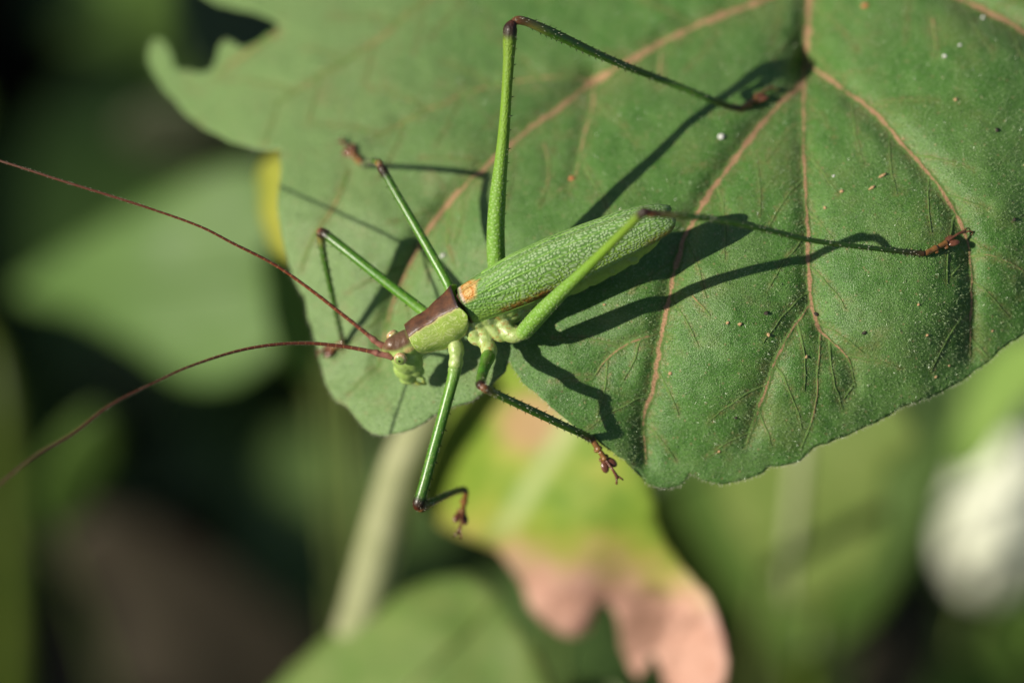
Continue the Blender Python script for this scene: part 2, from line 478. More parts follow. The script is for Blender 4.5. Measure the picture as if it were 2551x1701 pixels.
def pronotum_material():
    m, nt, out = new_mat('pronotum'); g = N(nt); q, s, sd = g.xyz(g.attr()); o = g.objco()
    n = g.noise(o, 1/16, 4, 0.6); n2 = g.noise(o, 1/5, 2)
    aq = g.m('ABSOLUTE', q); edge = g.m('MULTIPLY_ADD', n, 0.07, 0.315)
    brown = g.ramp(g.noise(o, 1/22, 5, 0.65), [(0.32, (0.050, 0.024, 0.013)), (0.55, (0.115, 0.046, 0.020)), (0.75, (0.20, 0.085, 0.032))])
    # pale squiggles on the side lobes
    w = g.noise(o, 1/34, 2, 0.5, 1.0)
    sq = g.step(g.m('ABSOLUTE', g.m('SUBTRACT', g.m('FRACT', g.m('MULTIPLY', w, 6.0)), 0.5)), 0.16, 0.05)
    lobe = g.ramp(g.noise(o, 1/45, 3), [(0.3, (0.33, 0.48, 0.075)), (0.7, (0.46, 0.60, 0.14))])
    lobe = g.mix(g.m('MULTIPLY', sq, 0.75), lobe, (0.66, 0.76, 0.32))
    rim = g.m('MAXIMUM', g.step(aq, 0.955, 0.985), g.step(g.m('SUBTRACT', aq, edge), 0.055, 0.0))
    lobe = g.mix(g.m('MULTIPLY', rim, 0.85), lobe, (0.60, 0.52, 0.24))
    c = g.mix(g.step(g.m('SUBTRACT', aq, edge), 0.012, -0.012), lobe, brown)
    c = g.mix(g.m('MULTIPLY', g.step(s, -7, -2), g.step(aq, 0.4, 0.34)), c, (0.03, 0.015, 0.015))
    g.surface(out, c, rough=0.42, spec=0.45, trans=0.06, normal=g.bump(g.m('ADD', n, g.m('MULTIPLY', n2, 0.5)), 0.5, 2.5), coat=0.10, coat_rough=0.3, sss=0.2, sss_px=14)
    return m

def body_material():
    m, nt, out = new_mat('body'); g = N(nt); o = g.objco(); s, u, v = g.xyz(o)
    n = g.noise(o, 1/18, 4, 0.6); nf = g.noise(o, 1/6, 3, 0.7)
    c = g.ramp(n, [(0.30, (0.28, 0.40, 0.095)), (0.5, (0.39, 0.50, 0.16)), (0.72, (0.53, 0.60, 0.28))])
    head = g.step(s, -140, -160)
    c = g.mix(g.m('MULTIPLY', head, 0.6), c, g.mix(n, (0.26, 0.45, 0.07), (0.42, 0.58, 0.15)))
    abd = g.step(s, 110, 190)
    c = g.mix(g.m('MULTIPLY', abd, 0.75), c, g.mix(n, (0.20, 0.38, 0.03), (0.36, 0.50, 0.06)))
    # amber smudges on the side of the thorax
    thx = g.m('MULTIPLY', g.step(s, -60, 0), g.step(s, 170, 130))
    c = g.mix(g.m('MULTIPLY', g.m('MULTIPLY', g.step(g.noise(o, 1/15, 4, 0.7), 0.52, 0.64), thx), 0.8), c, (0.40, 0.22, 0.05))
    # brown crown of the head
    au = g.m('ABSOLUTE', u)
    crown = g.m('MULTIPLY', g.m('MULTIPLY', g.step(v, -66, -52), g.step(au, 36, 29)), head)
    c = g.mix(crown, c, g.mix(n, (0.10, 0.055, 0.03), (0.20, 0.105, 0.055)))
    cream = g.m('MULTIPLY', g.m('MULTIPLY', g.step(g.m('ABSOLUTE', g.m('ADD', v, 68.0)), 11, 5), g.step(s, -186, -172)), g.m('MULTIPLY', head, g.step(au, 26, 32)))
    c = g.mix(g.m('MULTIPLY', cream, 0.8), c, (0.66, 0.47, 0.19))
    mouth = g.m('MULTIPLY', g.step(v, -196, -206), g.step(s, -150, -180))
    c = g.mix(g.m('MULTIPLY', mouth, 0.5), c, (0.50, 0.44, 0.06))
    g.surface(out, c, rough=0.36, spec=0.5, trans=0.05, normal=g.bump(g.m('ADD', n, g.m('MULTIPLY', nf, 0.5)), 0.6, 4.0), coat=0.25, coat_rough=0.25, sss=0.25, sss_px=12)
    return m

def eye_material():
    m, nt, out = new_mat('eye'); g = N(nt); d, a, r = g.xyz(g.attr()); o = g.objco()
    n = g.noise(o, 1/4, 3, 0.7)
    c = g.ramp(d, [(0.0, (0.02, 0.02, 0.01)), (0.10, (0.03, 0.035, 0.015)), (0.16, (0.20, 0.32, 0.06)), (0.40, (0.27, 0.38, 0.10)), (0.47, (0.62, 0.42, 0.22)), (0.58, (0.74, 0.60, 0.36)), (0.66, (0.48, 0.20, 0.06)), (0.74, (0.70, 0.56, 0.28)), (1.0, (0.30, 0.36, 0.10))])
    c = g.mix(g.m('MULTIPLY', g.step(n, 0.5, 0.62), 0.5), c, (0.06, 0.07, 0.02))
    g.surface(out, c, rough=0.14, spec=0.6, coat=0.8, coat_rough=0.05)
    return m

def antenna_material():
    m, nt, out = new_mat('antenna'); g = N(nt); t, a, s = g.xyz(g.attr())
    c = g.ramp(t, [(0.0, (0.16, 0.048, 0.028)), (0.12, (0.19, 0.045, 0.016)), (0.45, (0.13, 0.035, 0.014)), (0.75, (0.11, 0.045, 0.025)), (1.0, (0.15, 0.09, 0.06))])
    ring = g.step(g.m('FRACT', g.m('DIVIDE', s, 20.0)), 0.90, 0.95)
    c = g.mix(g.m('MULTIPLY', ring, g.step(t, 0.62, 0.3)), c, (0.50, 0.24, 0.08))
    g.surface(out, c, rough=0.33, spec=0.5, coat=0.2)
    return m

MAT = dict(
    leaf=leaf_material(), vein=vein_material(), vein_faint=vein_material('leaf_vein_faint', 0.14), vein_fine=vein_material('leaf_vein_fine', 0.24), wing=wing_material(), pronotum=pronotum_material(), body=body_material(),
    eye=eye_material(), antenna=antenna_material(),
    scape=plain_material('antenna_base', (0.22, 0.085, 0.06), (0.32, 0.15, 0.10), 0.25, 1/9, coat=0.3),
    femur=leg_material('femur_green', [(0.0, (0.30, 0.44, 0.12)), (0.08, (0.15, 0.32, 0.035)), (0.22, (0.088, 0.25, 0.016)), (0.6, (0.068, 0.21, 0.013)), (0.90, (0.06, 0.165, 0.012)), (0.935, (0.025, 0.022, 0.008)), (0.975, (0.05, 0.018, 0.008)), (1.0, (0.13, 0.03, 0.012))]),
    hindfemur=leg_material('hind_femur_green', [(0.0, (0.34, 0.48, 0.12)), (0.06, (0.17, 0.35, 0.045)), (0.35, (0.16, 0.33, 0.030)), (0.7, (0.19, 0.34, 0.025)), (0.93, (0.17, 0.28, 0.022)), (0.955, (0.05, 0.04, 0.02)), (0.98, (0.030, 0.012, 0.010)), (1.0, (0.10, 0.03, 0.015))], dots=(60.0, 0.62), coat=0.2, rough=0.4, facet=(0.0, 0.17, (0.13, 0.22, 0.012))),
    tibia=leg_material('tibia_green', [(0.0, (0.10, 0.03, 0.012)), (0.03, (0.20, 0.085, 0.03)), (0.09, (0.20, 0.20, 0.04)), (0.16, (0.06, 0.16, 0.012)), (0.85, (0.045, 0.115, 0.012)), (0.95, (0.05, 0.055, 0.012)), (1.0, (0.07, 0.03, 0.01))], mottle=(0.09, 0.10, 0.012)),
    tarsus=plain_material('tarsus_brown', (0.13, 0.052, 0.016), (0.27, 0.13, 0.035), 0.22, 1/10, coat=0.5),
    pad=plain_material('tarsus_pad', (0.105, 0.035, 0.018), (0.19, 0.075, 0.040), 0.25, 1/8, coat=0.5),
    spine=plain_material('spine_dark', (0.010, 0.008, 0.006), (0.025, 0.016, 0.010), 0.35, 1/6),
    hair=plain_material('pale_hair', (0.40, 0.41, 0.28), (0.58, 0.58, 0.44), 0.3, 1/9, trans=0.3),
    down=plain_material('leaf_down', (0.26, 0.42, 0.15), (0.46, 0.58, 0.32), 0.26, 1/9, trans=0.2, spec=0.6),
    crumb_tan=plain_material('crumb_tan', (0.38, 0.22, 0.10), (0.58, 0.40, 0.22), 0.8, 1/5, bump=0.8),
    crumb_white=plain_material('crumb_white', (0.55, 0.55, 0.50), (0.75, 0.75, 0.70), 0.7, 1/5, bump=0.8),
    crumb_orange=plain_material('crumb_orange', (0.40, 0.13, 0.05), (0.58, 0.24, 0.10), 0.7, 1/5, bump=0.8),
    crumb_dark=plain_material('crumb_dark', (0.02, 0.016, 0.012), (0.06, 0.045, 0.03), 0.7, 1/5, bump=0.8),
)

# ------------------------------------------------------------------ the ground
def soil_material():
    m, nt, out = new_mat('soil'); g = N(nt); c = g.node('ShaderNodeTexCoord').outputs['Object']
    n = g.noise(c, 9, 6, 0.65); n2 = g.noise(c, 60, 4)
    k = g.ramp(n, [(0.35, (0.014, 0.012, 0.007)), (0.6, (0.030, 0.024, 0.013)), (0.75, (0.022, 0.028, 0.010))])
    bmp = g.node('ShaderNodeBump'); bmp.inputs['Strength'].default_value = 0.9; bmp.inputs['Distance'].default_value = 0.02
    g.link(n2, bmp.inputs['Height'])
    g.surface(out, k, rough=0.95, spec=0.1, normal=bmp.outputs[0]); return m
soil = soil_material()
xs = np.concatenate([[-40, -12, -4, -2], np.linspace(-1.2, 1.2, 81), [2, 4, 12, 40]])
gx, gy = np.meshgrid(xs, xs, indexing='ij')
gz = (0.012 * vnoise(gx, gy, 0.11, 3) + 0.006 * vnoise(gx, gy, 0.035, 8)) * (np.hypot(gx, gy) < 1.7)
gv = np.stack([gx, gy, gz], -1).reshape(-1, 3); nx = len(xs)
gf = [(i*nx+j, (i+1)*nx+j, (i+1)*nx+j+1, i*nx+j+1) for i in range(nx-1) for j in range(nx-1)]
ground = mesh_obj('ground', gv, gf, soil, local=True); tag(ground, kind='structure')

# ------------------------------------------------------------------ the leaf the insect stands on
z0p = 1 / 2.766
def zA(p): return [(a*z0p, b*z0p) for a, b in p]
def zB(p): return [(a*z0p, 567 + b*z0p) for a, b in p]
def z1(p): return [(780 + a*.2551, 650 + b*.2551) for a, b in p]
def z4(p): return [(960 + a*.2806, 900 + b*.2806) for a, b in p]
def z6(p): return [(1300 + a*.3614, 700 + b*.3614) for a, b in p]

leaf_outline = (
    [(470, -70), (500, -18)] + zA([(1440, -5), (1500, 30), (1650, 60), (1780, 90), (1880, 140), (1920, 175), (1900, 240), (1850, 300), (1780, 320), (1700, 322),
        (1640, 330), (1600, 280), (1560, 265), (1520, 300), (1490, 400), (1470, 470), (1400, 500), (1330, 490), (1290, 480), (1240, 490), (1210, 470),
        (1190, 400), (1150, 310), (1110, 272), (1060, 270), (1020, 330), (1020, 420), (1060, 520), (1120, 610), (1200, 690), (1280, 790), (1380, 870),
        (1480, 920), (1600, 980), (1700, 1010), (1830, 1030), (1930, 1010), (1935, 1070), (1942, 1150), (1935, 1250), (1915, 1330), (1910, 1420), (1930, 1560)])
    + zB([(1960, 120), (1990, 260), (2040, 380), (2090, 470), (2105, 500), (2120, 600), (2150, 700), (2180, 800), (2200, 900), (2230, 1020), (2270, 1120), (2310, 1185)])
    + [(846, 1004), (866, 1011), (882, 1036), (903, 1062), (927, 1079), (948, 1084)]
    + z4([(20, 650), (60, 630), (170, 622), (260, 580), (340, 545), (410, 490), (560, 415), (600, 392), (680, 380), (760, 352), (830, 302), (870, 270),
          (950, 190), (1000, 140), (1050, 90), (1075, 30), (1090, -15), (1106, -10), (1125, 40), (1160, 110), (1240, 210), (1320, 270), (1400, 340), (1470, 410), (1550, 470),
          (1640, 550), (1700, 590), (1790, 630), (1850, 670), (1890, 720), (1960, 760), (2030, 810), (2138, 890)])
    + z6([(780, 1300), (850, 1380), (900, 1415), (990, 1430), (1080, 1410), (1120, 1380), (1150, 1322), (1190, 1332), (1250, 1370), (1350, 1400), (1480, 1385),
          (1580, 1350), (1680, 1310), (1700, 1278), (1790, 1270), (1900, 1250), (1960, 1210), (2010, 1150), (2100, 1120), (2200, 1080), (2300, 1040), (2351, 1015)])
    + [p[:2] for p in d2([(2050, 950), (2062, 938), (2130, 915), (2200, 880), (2260, 840), (2300, 803), (2352, 768), (2420, 700), (2500, 600), (2570, 450), (2600, 200),
           (2550, -60), (2300, -190), (2100, -240), (1880, -290), (1840, -290), (1300, -260), (900, -190), (600, -110)])])

leaf_ctrl = d2([(340, 130, -1250), (480, 250, -930), (600, 330, -680), (560, 40, -1080), (640, 60, -980), (640, 450, -460), (740, 850, -390), (870, 990, -220), (1165, 840, -85),
    (1110, 400, -340), (840, 375, -470), (940, 540, -330), (1365, 185, -520), (1815, 130, -430), (1000, 830, -210), (760, 800, -385), (1040, 680, -265), (1210, 780, -110),
    (1500, 700, -15), (1545, 1100, -110), (1800, 900, 0), (1700, 1050, -95), (1980, 530, -25), (2200, 560, -15), (2100, 750, 10), (1982, 984, -110), (2352, 765, -130),
    (2300, 500, -20), (2330, 640, -50), (2300, 250, -150), (2200, 60, -320), (1665, 525, -85), (1400, 1000, -65), (1600, 300, -270), (1860, -280, -820), (600, -150, -1350), (1200, -250, -1000),
    (2600, 100, -330), (2500, 600, -170)])
leaf_base = TPS(leaf_ctrl, 0.02)

veins = [  # (points with half-relief width, depth of the groove)
    (d2([(1862, -290, 17), (1860, -100, 17), (1858, 0, 16), (1855, 80, 15), (1850, 150, 14)]), 55),
    (d2([(1850, 150, 14), (1838, 195, 13), (1780, 250, 12), (1700, 350, 11), (1640, 430, 11), (1605, 485, 12), (1575, 540, 10), (1552, 610, 11), (1535, 690, 11), (1520, 760, 11), (1510, 830, 11), (1500, 890, 12), (1482, 950, 9), (1478, 1000, 7), (1485, 1055, 4)]), 34),
    (d2([(1848, 170, 9), (1845, 260, 8), (1848, 400, 7), (1855, 520, 7), (1858, 620, 8), (1862, 690, 8), (1885, 760, 6), (1910, 785, 4), (1950, 830, 3), (1965, 890, 2)]), 24),
    (d2([(1862, 700, 5), (1830, 740, 6), (1800, 790, 8), (1770, 860, 8), (1740, 950, 8), (1715, 1020, 4)]), 18),
    (d2([(1885, 760, 4), (1880, 850, 3), (1870, 950, 3), (1840, 1030, 2)]), 12),
    (d2([(1857, 148, 11), (1930, 200, 9), (2010, 260, 9), (2080, 340, 8), (2150, 420, 8), (2195, 490, 9), (2220, 550, 6), (2230, 620, 6), (2230, 720, 6), (2228, 820, 4)]), 26),
    (d2([(2225, 590, 7), (2265, 585, 5), (2320, 605, 3), (2400, 660, 2)]), 12),
    (d2([(1856, -60, 11), (1780, -10, 11), (1700, 20, 12), (1600, 60, 13), (1500, 110, 13), (1420, 155, 14), (1365, 185, 17), (1300, 235, 13), (1200, 310, 12), (1130, 370, 11), (1050, 445, 11), (990, 520, 10), (940, 610, 8), (905, 690, 8), (885, 760, 7), (870, 840, 5)]), 34),
    (d2([(1365, 185, 10), (1300, 178, 8), (1200, 185, 8), (1100, 205, 7), (1000, 245, 6), (920, 285, 6), (860, 320, 4)]), 20),
    (d2([(1365, 188, 11), (1360, 250, 9), (1340, 320, 8), (1325, 390, 7), (1310, 440, 4)]), 18),
    (d2([(1030, 480, 6), (1030, 560, 5), (1042, 610, 3)]), 10),
    (d2([(1520, 100, 8), (1512, 200, 4)]), 10),
    (d2([(1250, -110, 8), (980, 0, 7), (870, 90, 6), (720, 185, 5), (630, 240, 3)]), 18),
    (d2([(800, 390, 6), (770, 470, 6), (720, 545, 5), (690, 620, 3)]), 10),
    (d2([(640, 75, 8), (590, 105, 9), (540, 140, 8), (495, 180, 4)]), 10),
    (d2([(1512, 765, 7), (1440, 790, 6), (1390, 830, 4), (1360, 872, 2)]), 12),
    (d2([(1590, 680, 3), (1612, 705, 4), (1630, 725, 2)]), 6),
    (d2([(1250, 330, 4), (1262, 400, 3), (1240, 470, 2)]), 8),
    (d2([(2050, -180, 12), (2150, -35, 11), (2230, 10, 11), (2352, 72, 11), (2470, 150, 8)]), 45),
    (d2([(2140, 40, 5), (2150, 90, 3), (2148, 130, 2)]), 8),
]
vein_pts = [(np.array(v), dep) for v, dep in veins]
# fine side veins that leave the larger ones and fade into the blade
def _inside(px, py, poly):
    c = False; n = len(poly)
    for i in range(n):
        x1, y1 = poly[i]; x2, y2 = poly[(i+1) % n]
        if (y1 > py) != (y2 > py) and px < (x2-x1)*(py-y1)/(y2-y1) + x1: c = not c
    return c
vr = random.Random(21); fine = []
cloud = [(spline(q[0], 120)[:, :2], j) for j, q in enumerate(vein_pts)]
for vi in (1, 2, 3, 5, 7, 8, 9, 12, 15, 18, 0):
    v = vein_pts[vi][0]; sp_ = spline(v, 60); acc = 0; sgn = 1; nxt_ = vr.uniform(40, 70)
    for i in range(1, 60):
        acc += math.hypot(*(sp_[i, :2] - sp_[i-1, :2]))
        if acc < nxt_: continue
        nxt_ = acc + vr.uniform(45, 85); sgn = -sgn
        t_ = unit(sp_[i, :2] - sp_[i-1, :2]); ang = sgn * vr.uniform(0.75, 1.1); pos = sp_[i, :2].copy(); pts_ = [(pos[0], pos[1], 3.4)]
        n_ = vr.randint(6, 12)
        for k in range(n_):
            ang *= 0.95 + vr.uniform(-0.03, 0.03)
            dv = np.array([t_[0]*math.cos(ang) - t_[1]*math.sin(ang), t_[0]*math.sin(ang) + t_[1]*math.cos(ang)]); pos = pos + dv*16
            if not _inside(pos[0], pos[1], leaf_outline): break
            others = np.vstack([c_ for c_, j in cloud if j != vi])
            if np.min(np.hypot(others[:, 0] - pos[0], others[:, 1] - pos[1])) < 11: break
            pts_.append((pos[0], pos[1], 3.4 - 2.6*(k+1)/n_))
        if len(pts_) > 3:
            fine.append((np.array(pts_), 9)); cloud.append((np.array(pts_)[:, :2], -1))
vein_pts += fine
def zleaf(x, y):
    x = np.asarray(x, float); y = np.asarray(y, float); sh = x.shape
    x = np.atleast_1d(x).ravel(); y = np.atleast_1d(y).ravel()
    z = leaf_base(x, y)
    for v, dep in vein_pts:
        lo = v[:, :2].min(0) - 260; hi = v[:, :2].max(0) + 260
        k = (x > lo[0]) & (x < hi[0]) & (y > lo[1]) & (y < hi[1])
        if not k.any(): continue
        d, w = seg_dist(x[k], y[k], v)
        tap = np.clip(w / 6.0, 0.25, 1.0)
        z[k] -= 1.12 * dep * tap * (0.62 * np.exp(-(d / (20 + w))**2) + 0.38 * np.exp(-(d / 75)**2))
    z += 7 * vnoise(x, y, 150, 2) + 3.0 * vnoise(x, y, 52, 4) + 1.2 * vnoise(x, y, 22, 6)
    return z.reshape(sh)
def on_leaf(x, y, h=0.0):
    return C(x, y, float(zleaf(x, y)) + h)

lo_d = dense(leaf_outline, 6, rough=2.2)
LV, LF, LL = blade(lo_d, 8.0, zleaf)
leaf_root = Root('broad_leaf', W(C(1862*DSP, -290*DSP, -850)), 'broad hairy green leaf with brown veins and a chewed hole, under the green bush cricket', 'leaf')
lb = mesh_obj('blade', LV, LF, MAT['leaf'], leaf_root, lp=LL)
vdv = np.zeros(len(LL))
for v, dep in vein_pts:
    d, w = seg_dist(LL[:, 0], LL[:, 1], v); vdv = np.maximum(vdv, np.exp(-(d / (w*1.7 + 6))**2))
at = lb.data.attributes.new('vd', 'FLOAT', 'POINT'); at.data.foreach_set('value', vdv.astype(np.float32))
sol = lb.modifiers.new('thickness', 'SOLIDIFY'); sol.thickness = 8 * S; sol.offset = -1
for v, dep in vein_pts:
    L = np.sum(np.linalg.norm(np.diff(v[:, :2], axis=0), axis=1)); n = max(6, int(L / 7))
    sp = spline(v, n); x, y, w = sp[:, 0], sp[:, 1], np.maximum(sp[:, 2], 1.0)
    x = x + 2.0 * vnoise(x, y, 24, 11); y = y + 2.0 * vnoise(x, y, 24, 17); w = w * (1 + 0.35 * vnoise(x, y, 13, 9))
    t = unit(np.column_stack([np.gradient(x), np.gradient(y)])); nr = np.column_stack([-t[:, 1], t[:, 0]])
    V = []; L3 = []
    prof = [(-1.0, 0.4), (-0.6, 1.4), (0.0, 2.6), (0.6, 1.4), (1.0, 0.4)]
    for a, h in prof:
        px = x + nr[:, 0]*w*a*1.05; py = y + nr[:, 1]*w*a*1.05; pz = zleaf(px, py) + h
        V.append(C(px, py, pz)); L3.append(np.column_stack([px, py, np.full(len(px), abs(a)) + (0.9*np.linspace(0, 1, len(px)) if dep == 9 else 0.3*np.clip(np.linspace(-3, 1, len(px)), 0, 1))]))
    V = np.stack(V, 1).reshape(-1, 3); L3 = np.stack(L3, 1).reshape(-1, 3)
    F = [(i*5+j, i*5+j+1, i*5+j+6, i*5+j+5) for i in range(n-1) for j in range(4)]
    mesh_obj('vein', V, F, MAT['vein' if dep > 20 else 'vein_fine' if dep == 9 else 'vein_faint'], leaf_root, lp=L3)
# short pale hairs along the margin
hb, hd, hl, hr = [], [], [], []
cen = lo_d.mean(0); nxt = np.roll(lo_d, -1, 0) - np.roll(lo_d, 1, 0); nrm2 = np.column_stack([nxt[:, 1], -nxt[:, 0]])
area = 0.5 * np.sum(lo_d[:, 0]*np.roll(lo_d[:, 1], -1) - np.roll(lo_d[:, 0], -1)*lo_d[:, 1])
nrm2 = unit(nrm2) * (1 if area > 0 else -1)
zo = zleaf(lo_d[:, 0], lo_d[:, 1])
for i in range(len(lo_d)):
    if not (600 < lo_d[i, 0] < 2551 and 350 < lo_d[i, 1] < 1400): continue
    for k in range(2):
        j = (i + 1) % len(lo_d); f = random.random()
        p = lo_d[i]*(1-f) + lo_d[j]*f
        hb.append(C(p[0], p[1], zo[i]*(1-f) + zo[j]*f - random.uniform(-1, 5)))
        a = random.gauss(0, 0.5); n0 = nrm2[i]; dx = n0[0]*math.cos(a) - n0[1]*math.sin(a); dy = n0[0]*math.sin(a) + n0[1]*math.cos(a)
        hd.append(np.array([dx, -dy, random.uniform(-0.4, 0.7)])); hl.append(random.uniform(6, 12)); hr.append(0.6)
hv, hf = cones(hb, hd, hl, hr)
mesh_obj('margin_hair', hv, hf, MAT['hair'], leaf_root, smooth=False, kind='stuff')
# fine glinting down over the whole upper face
nh = 60000
fi = rng.integers(0, len(LF), nh); tri = np.array([f[:3] for f in LF])[fi]
bc = rng.dirichlet((1, 1, 1), nh); P3 = (LV[tri] * bc[:, :, None]).sum(1)
fn = unit(np.cross(LV[tri[:, 1]] - LV[tri[:, 0]], LV[tri[:, 2]] - LV[tri[:, 0]])); fn *= np.sign(fn[:, 2:3])
hdn = unit(fn + rng.normal(0, 0.55, (nh, 3))); hx = unit(np.cross(hdn, rng.normal(size=(nh, 3)))); hy = np.cross(hdn, hx)
hlen = rng.uniform(4, 9, (nh, 1)); hrad = rng.uniform(0.5, 0.9, (nh, 1))
DV = np.stack([P3 + hrad*hx, P3 + hrad*(-0.5*hx + 0.87*hy), P3 + hrad*(-0.5*hx - 0.87*hy), P3 + hdn*hlen], 1).reshape(-1, 3)
k4 = np.arange(nh)[:, None]*4
DF = np.concatenate([k4 + [0, 1, 3], k4 + [1, 2, 3], k4 + [2, 0, 3]])
mesh_obj('leaf_down', DV, DF, MAT['down'], leaf_root, smooth=False, kind='stuff')
# petiole bends down behind, out of the picture
def to_ground(c, dx=0.0, dy=0.0):
    w = W(c); g0 = np.array([w[0] + dx, w[1] + dy, -0.01]); return W2C(g0)
p0 = C(1862*DSP, -280*DSP, float(zleaf(1862*DSP, -280*DSP)) - 6)
pg = to_ground(p0, 0.02, 0.05)
petm = plain_material('petiole_green', (0.13, 0.22, 0.04), (0.22, 0.24, 0.08), 0.5, 1/60)
pt = tube(np.array([C(1860*DSP, -200*DSP, float(zleaf(1860*DSP, -200*DSP)) - 12), p0, p0 + [10, 260, -260], p0 + [30, 420, -1200], pg*0.6 + p0*0.4 + [0, 250, 0], pg]), [14, 22, 28, 34, 46, 60], 12, n=40)
mesh_obj('petiole', pt[0], pt[1], petm, leaf_root)

# ------------------------------------------------------------------ the bush cricket
aX = unit(np.array([0.886, 0.443, 0.134])); dX = np.array([-0.38, 0.53, 0.76]); dX = unit(dX - aX * (dX @ aX)); lX = np.cross(aX, dX)
AX = np.stack([aX, lX, dX], axis=1)
O_C = C(1130, 738, 50)
def B(s, u, v): return O_C + s*aX + u*lX + v*dX
def Bn(a): a = np.asarray(a, float); return O_C + a @ AX.T
cr = Root('bush_cricket', W(O_C), 'slender green bush cricket with brown saddle and long red antennae standing on the leaf', 'bush cricket', axes=AX)

cam.dof.focus_object = cr.o        # the lens is focused on the insect
# body: head, thorax, coxae and abdomen fused into one skin
parts = []
I3 = np.eye(3)
def blob(s, u, v, rs, ru, rv, rot=0.0):
    c, sn = math.cos(rot), math.sin(rot)
    ax = np.array([[c, 0, sn], [0, 1, 0], [-sn, 0, c]])
    V, F = ball((s, u, v), ax, (rs, ru, rv), 18, 12); parts.append((V, F))
# head
blob(-168, 0, -82, 42, 35, 38); blob(-186, 0, -95, 34, 38, 52); blob(-196, 0, -130, 32, 37, 50); blob(-178, 22, -122, 26, 20, 44); blob(-178, -22, -122, 26, 20, 44)
blob(-209, 0, -170, 28, 30, 34); blob(-214, 0, -198, 20, 23, 20); blob(-214, 0, -62, 16, 12, 11, 0.3); blob(-200, 0, -52, 18, 18, 12, 0.3)
blob(-184, 0, -66, 34, 28, 24); blob(-182, 24, -164, 18, 10, 26); blob(-182, -24, -164, 18, 10, 26)
blob(-227, 0, -164, 12, 20, 24); blob(-230, 0, -198, 10, 15, 12); blob(-216, 0, -214, 11, 12, 9)
blob(-142, 0, -98, 46, 28, 44)
# thorax
blob(-90, 0, -92, 70, 32, 48); blob(-20, 0, -88, 66, 38, 54); blob(50, 0, -85, 70, 44, 62); blob(110, 0, -85, 60, 42, 55)
for sd in (1, -1):
    blob(18, 36*sd, -92, 17, 14, 30, 0.25); blob(44, 38*sd, -98, 20, 14, 34, 0.25); blob(78, 38*sd, -92, 22, 14, 32, 0.25); blob(104, 38*sd, -100, 18, 14, 24, 0.1)
    blob(30, 34*sd, -132, 18, 15, 22, 0.2); blob(66, 36*sd, -130, 24, 15, 20, 0.2); blob(104, 34*sd, -126, 24, 15, 20)
    blob(12, 34*sd, -124, 12, 11, 12); blob(58, 43*sd, -104, 9, 7, 12); blob(92, 44*sd, -84, 12, 8, 12)
# abdomen with segment rings
rows = 80; ns = 26
sA = np.linspace(90, 572, rows)
V = []
for i, s in enumerate(sA):
    f = (s - 90) / 482
    w = np.interp(f, [0, .1, .5, .8, .93, 1], [30, 41, 42, 35, 23, 7]); hgt = np.interp(f, [0, .1, .5, .8, .93, 1], [38, 47, 47, 42, 30, 10])
    vc = np.interp(f, [0, .15, .35, .65, .85, 1], [-90, -108, -134, -138, -122, -84])
    seg = (f * 9.0) % 1.0; k = 1 + 0.05 * (math.sin(seg * math.pi) ** 0.5 - 0.5) - 0.05 * (seg > 0.93)
    for a in np.linspace(0, 2*np.pi, ns, endpoint=False): V.append((s, w*k*math.cos(a), vc + hgt*k*math.sin(a)))
F = [(i*ns+j, i*ns+(j+1) % ns, (i+1)*ns+(j+1) % ns, (i+1)*ns+j) for i in range(rows-1) for j in range(ns)]
F.append(tuple(range(ns))[::-1]); F.append(tuple(range((rows-1)*ns, rows*ns)))
parts.append((np.array(V), F))
for f in (318, 372, 431):                       # pale side flaps of the segments
    for sd in (1, -1): blob(f, 36*sd, -146 + 0.02*(f-318), 13, 9, 17, 0.8)
for sd in (1, -1): blob(556, 14*sd, -78, 24, 6, 6, -0.1)      # cerci
def fused(path, wob=0.014):
    q = np.array(path, float); qd = spline(np.column_stack([CP(q[:, :3]), q[:, 3]]), 40)
    rq = np.maximum(qd[:, 3], 0.5) * (1 + wob*np.sin(np.linspace(0, 9*np.pi, 40)))
    cv = tube(qd[:, :3], rq, 20); parts.append(((cv[0] - O_C) @ AX, cv[1]))
def pixz(c):   # camera space -> pixel, depth
    k = (D - c[2]) / D; return (c[0]/k + 1275.5, 850.5 - c[1]/k, c[2])
zHL = pixz(B(132, 58, -138))[2]; zFL = pixz(B(-62, 34, -118))[2]; zML = pixz(B(34, 36, -132))[2]
fused([(1240, 770, zHL-24, 20), (1250, 800, zHL-12, 24), (1262, 822, zHL-6, 22), (1274, 834, zHL, 21), (1290, 834, zHL+6, 19), (1304, 830, zHL+12, 14), (1310, 827, zHL+14, 6)])
fused([(1120, 836, zFL-8, 15), (1134, 858, zFL+2, 19), (1137, 880, zFL+5, 20), (1136, 887, zFL+6, 16.5), (1136, 900, zFL+7, 18.5), (1134, 915, zFL+8, 17), (1133, 924, zFL+9, 8)])
fused([(1182, 806, zML-16, 17), (1196, 832, zML, 20), (1207, 850, zML+10, 21), (1211, 857, zML+14, 18.5), (1217, 868, zML+22, 21), (1219, 884, zML+36, 18), (1217, 894, zML+48, 9)])
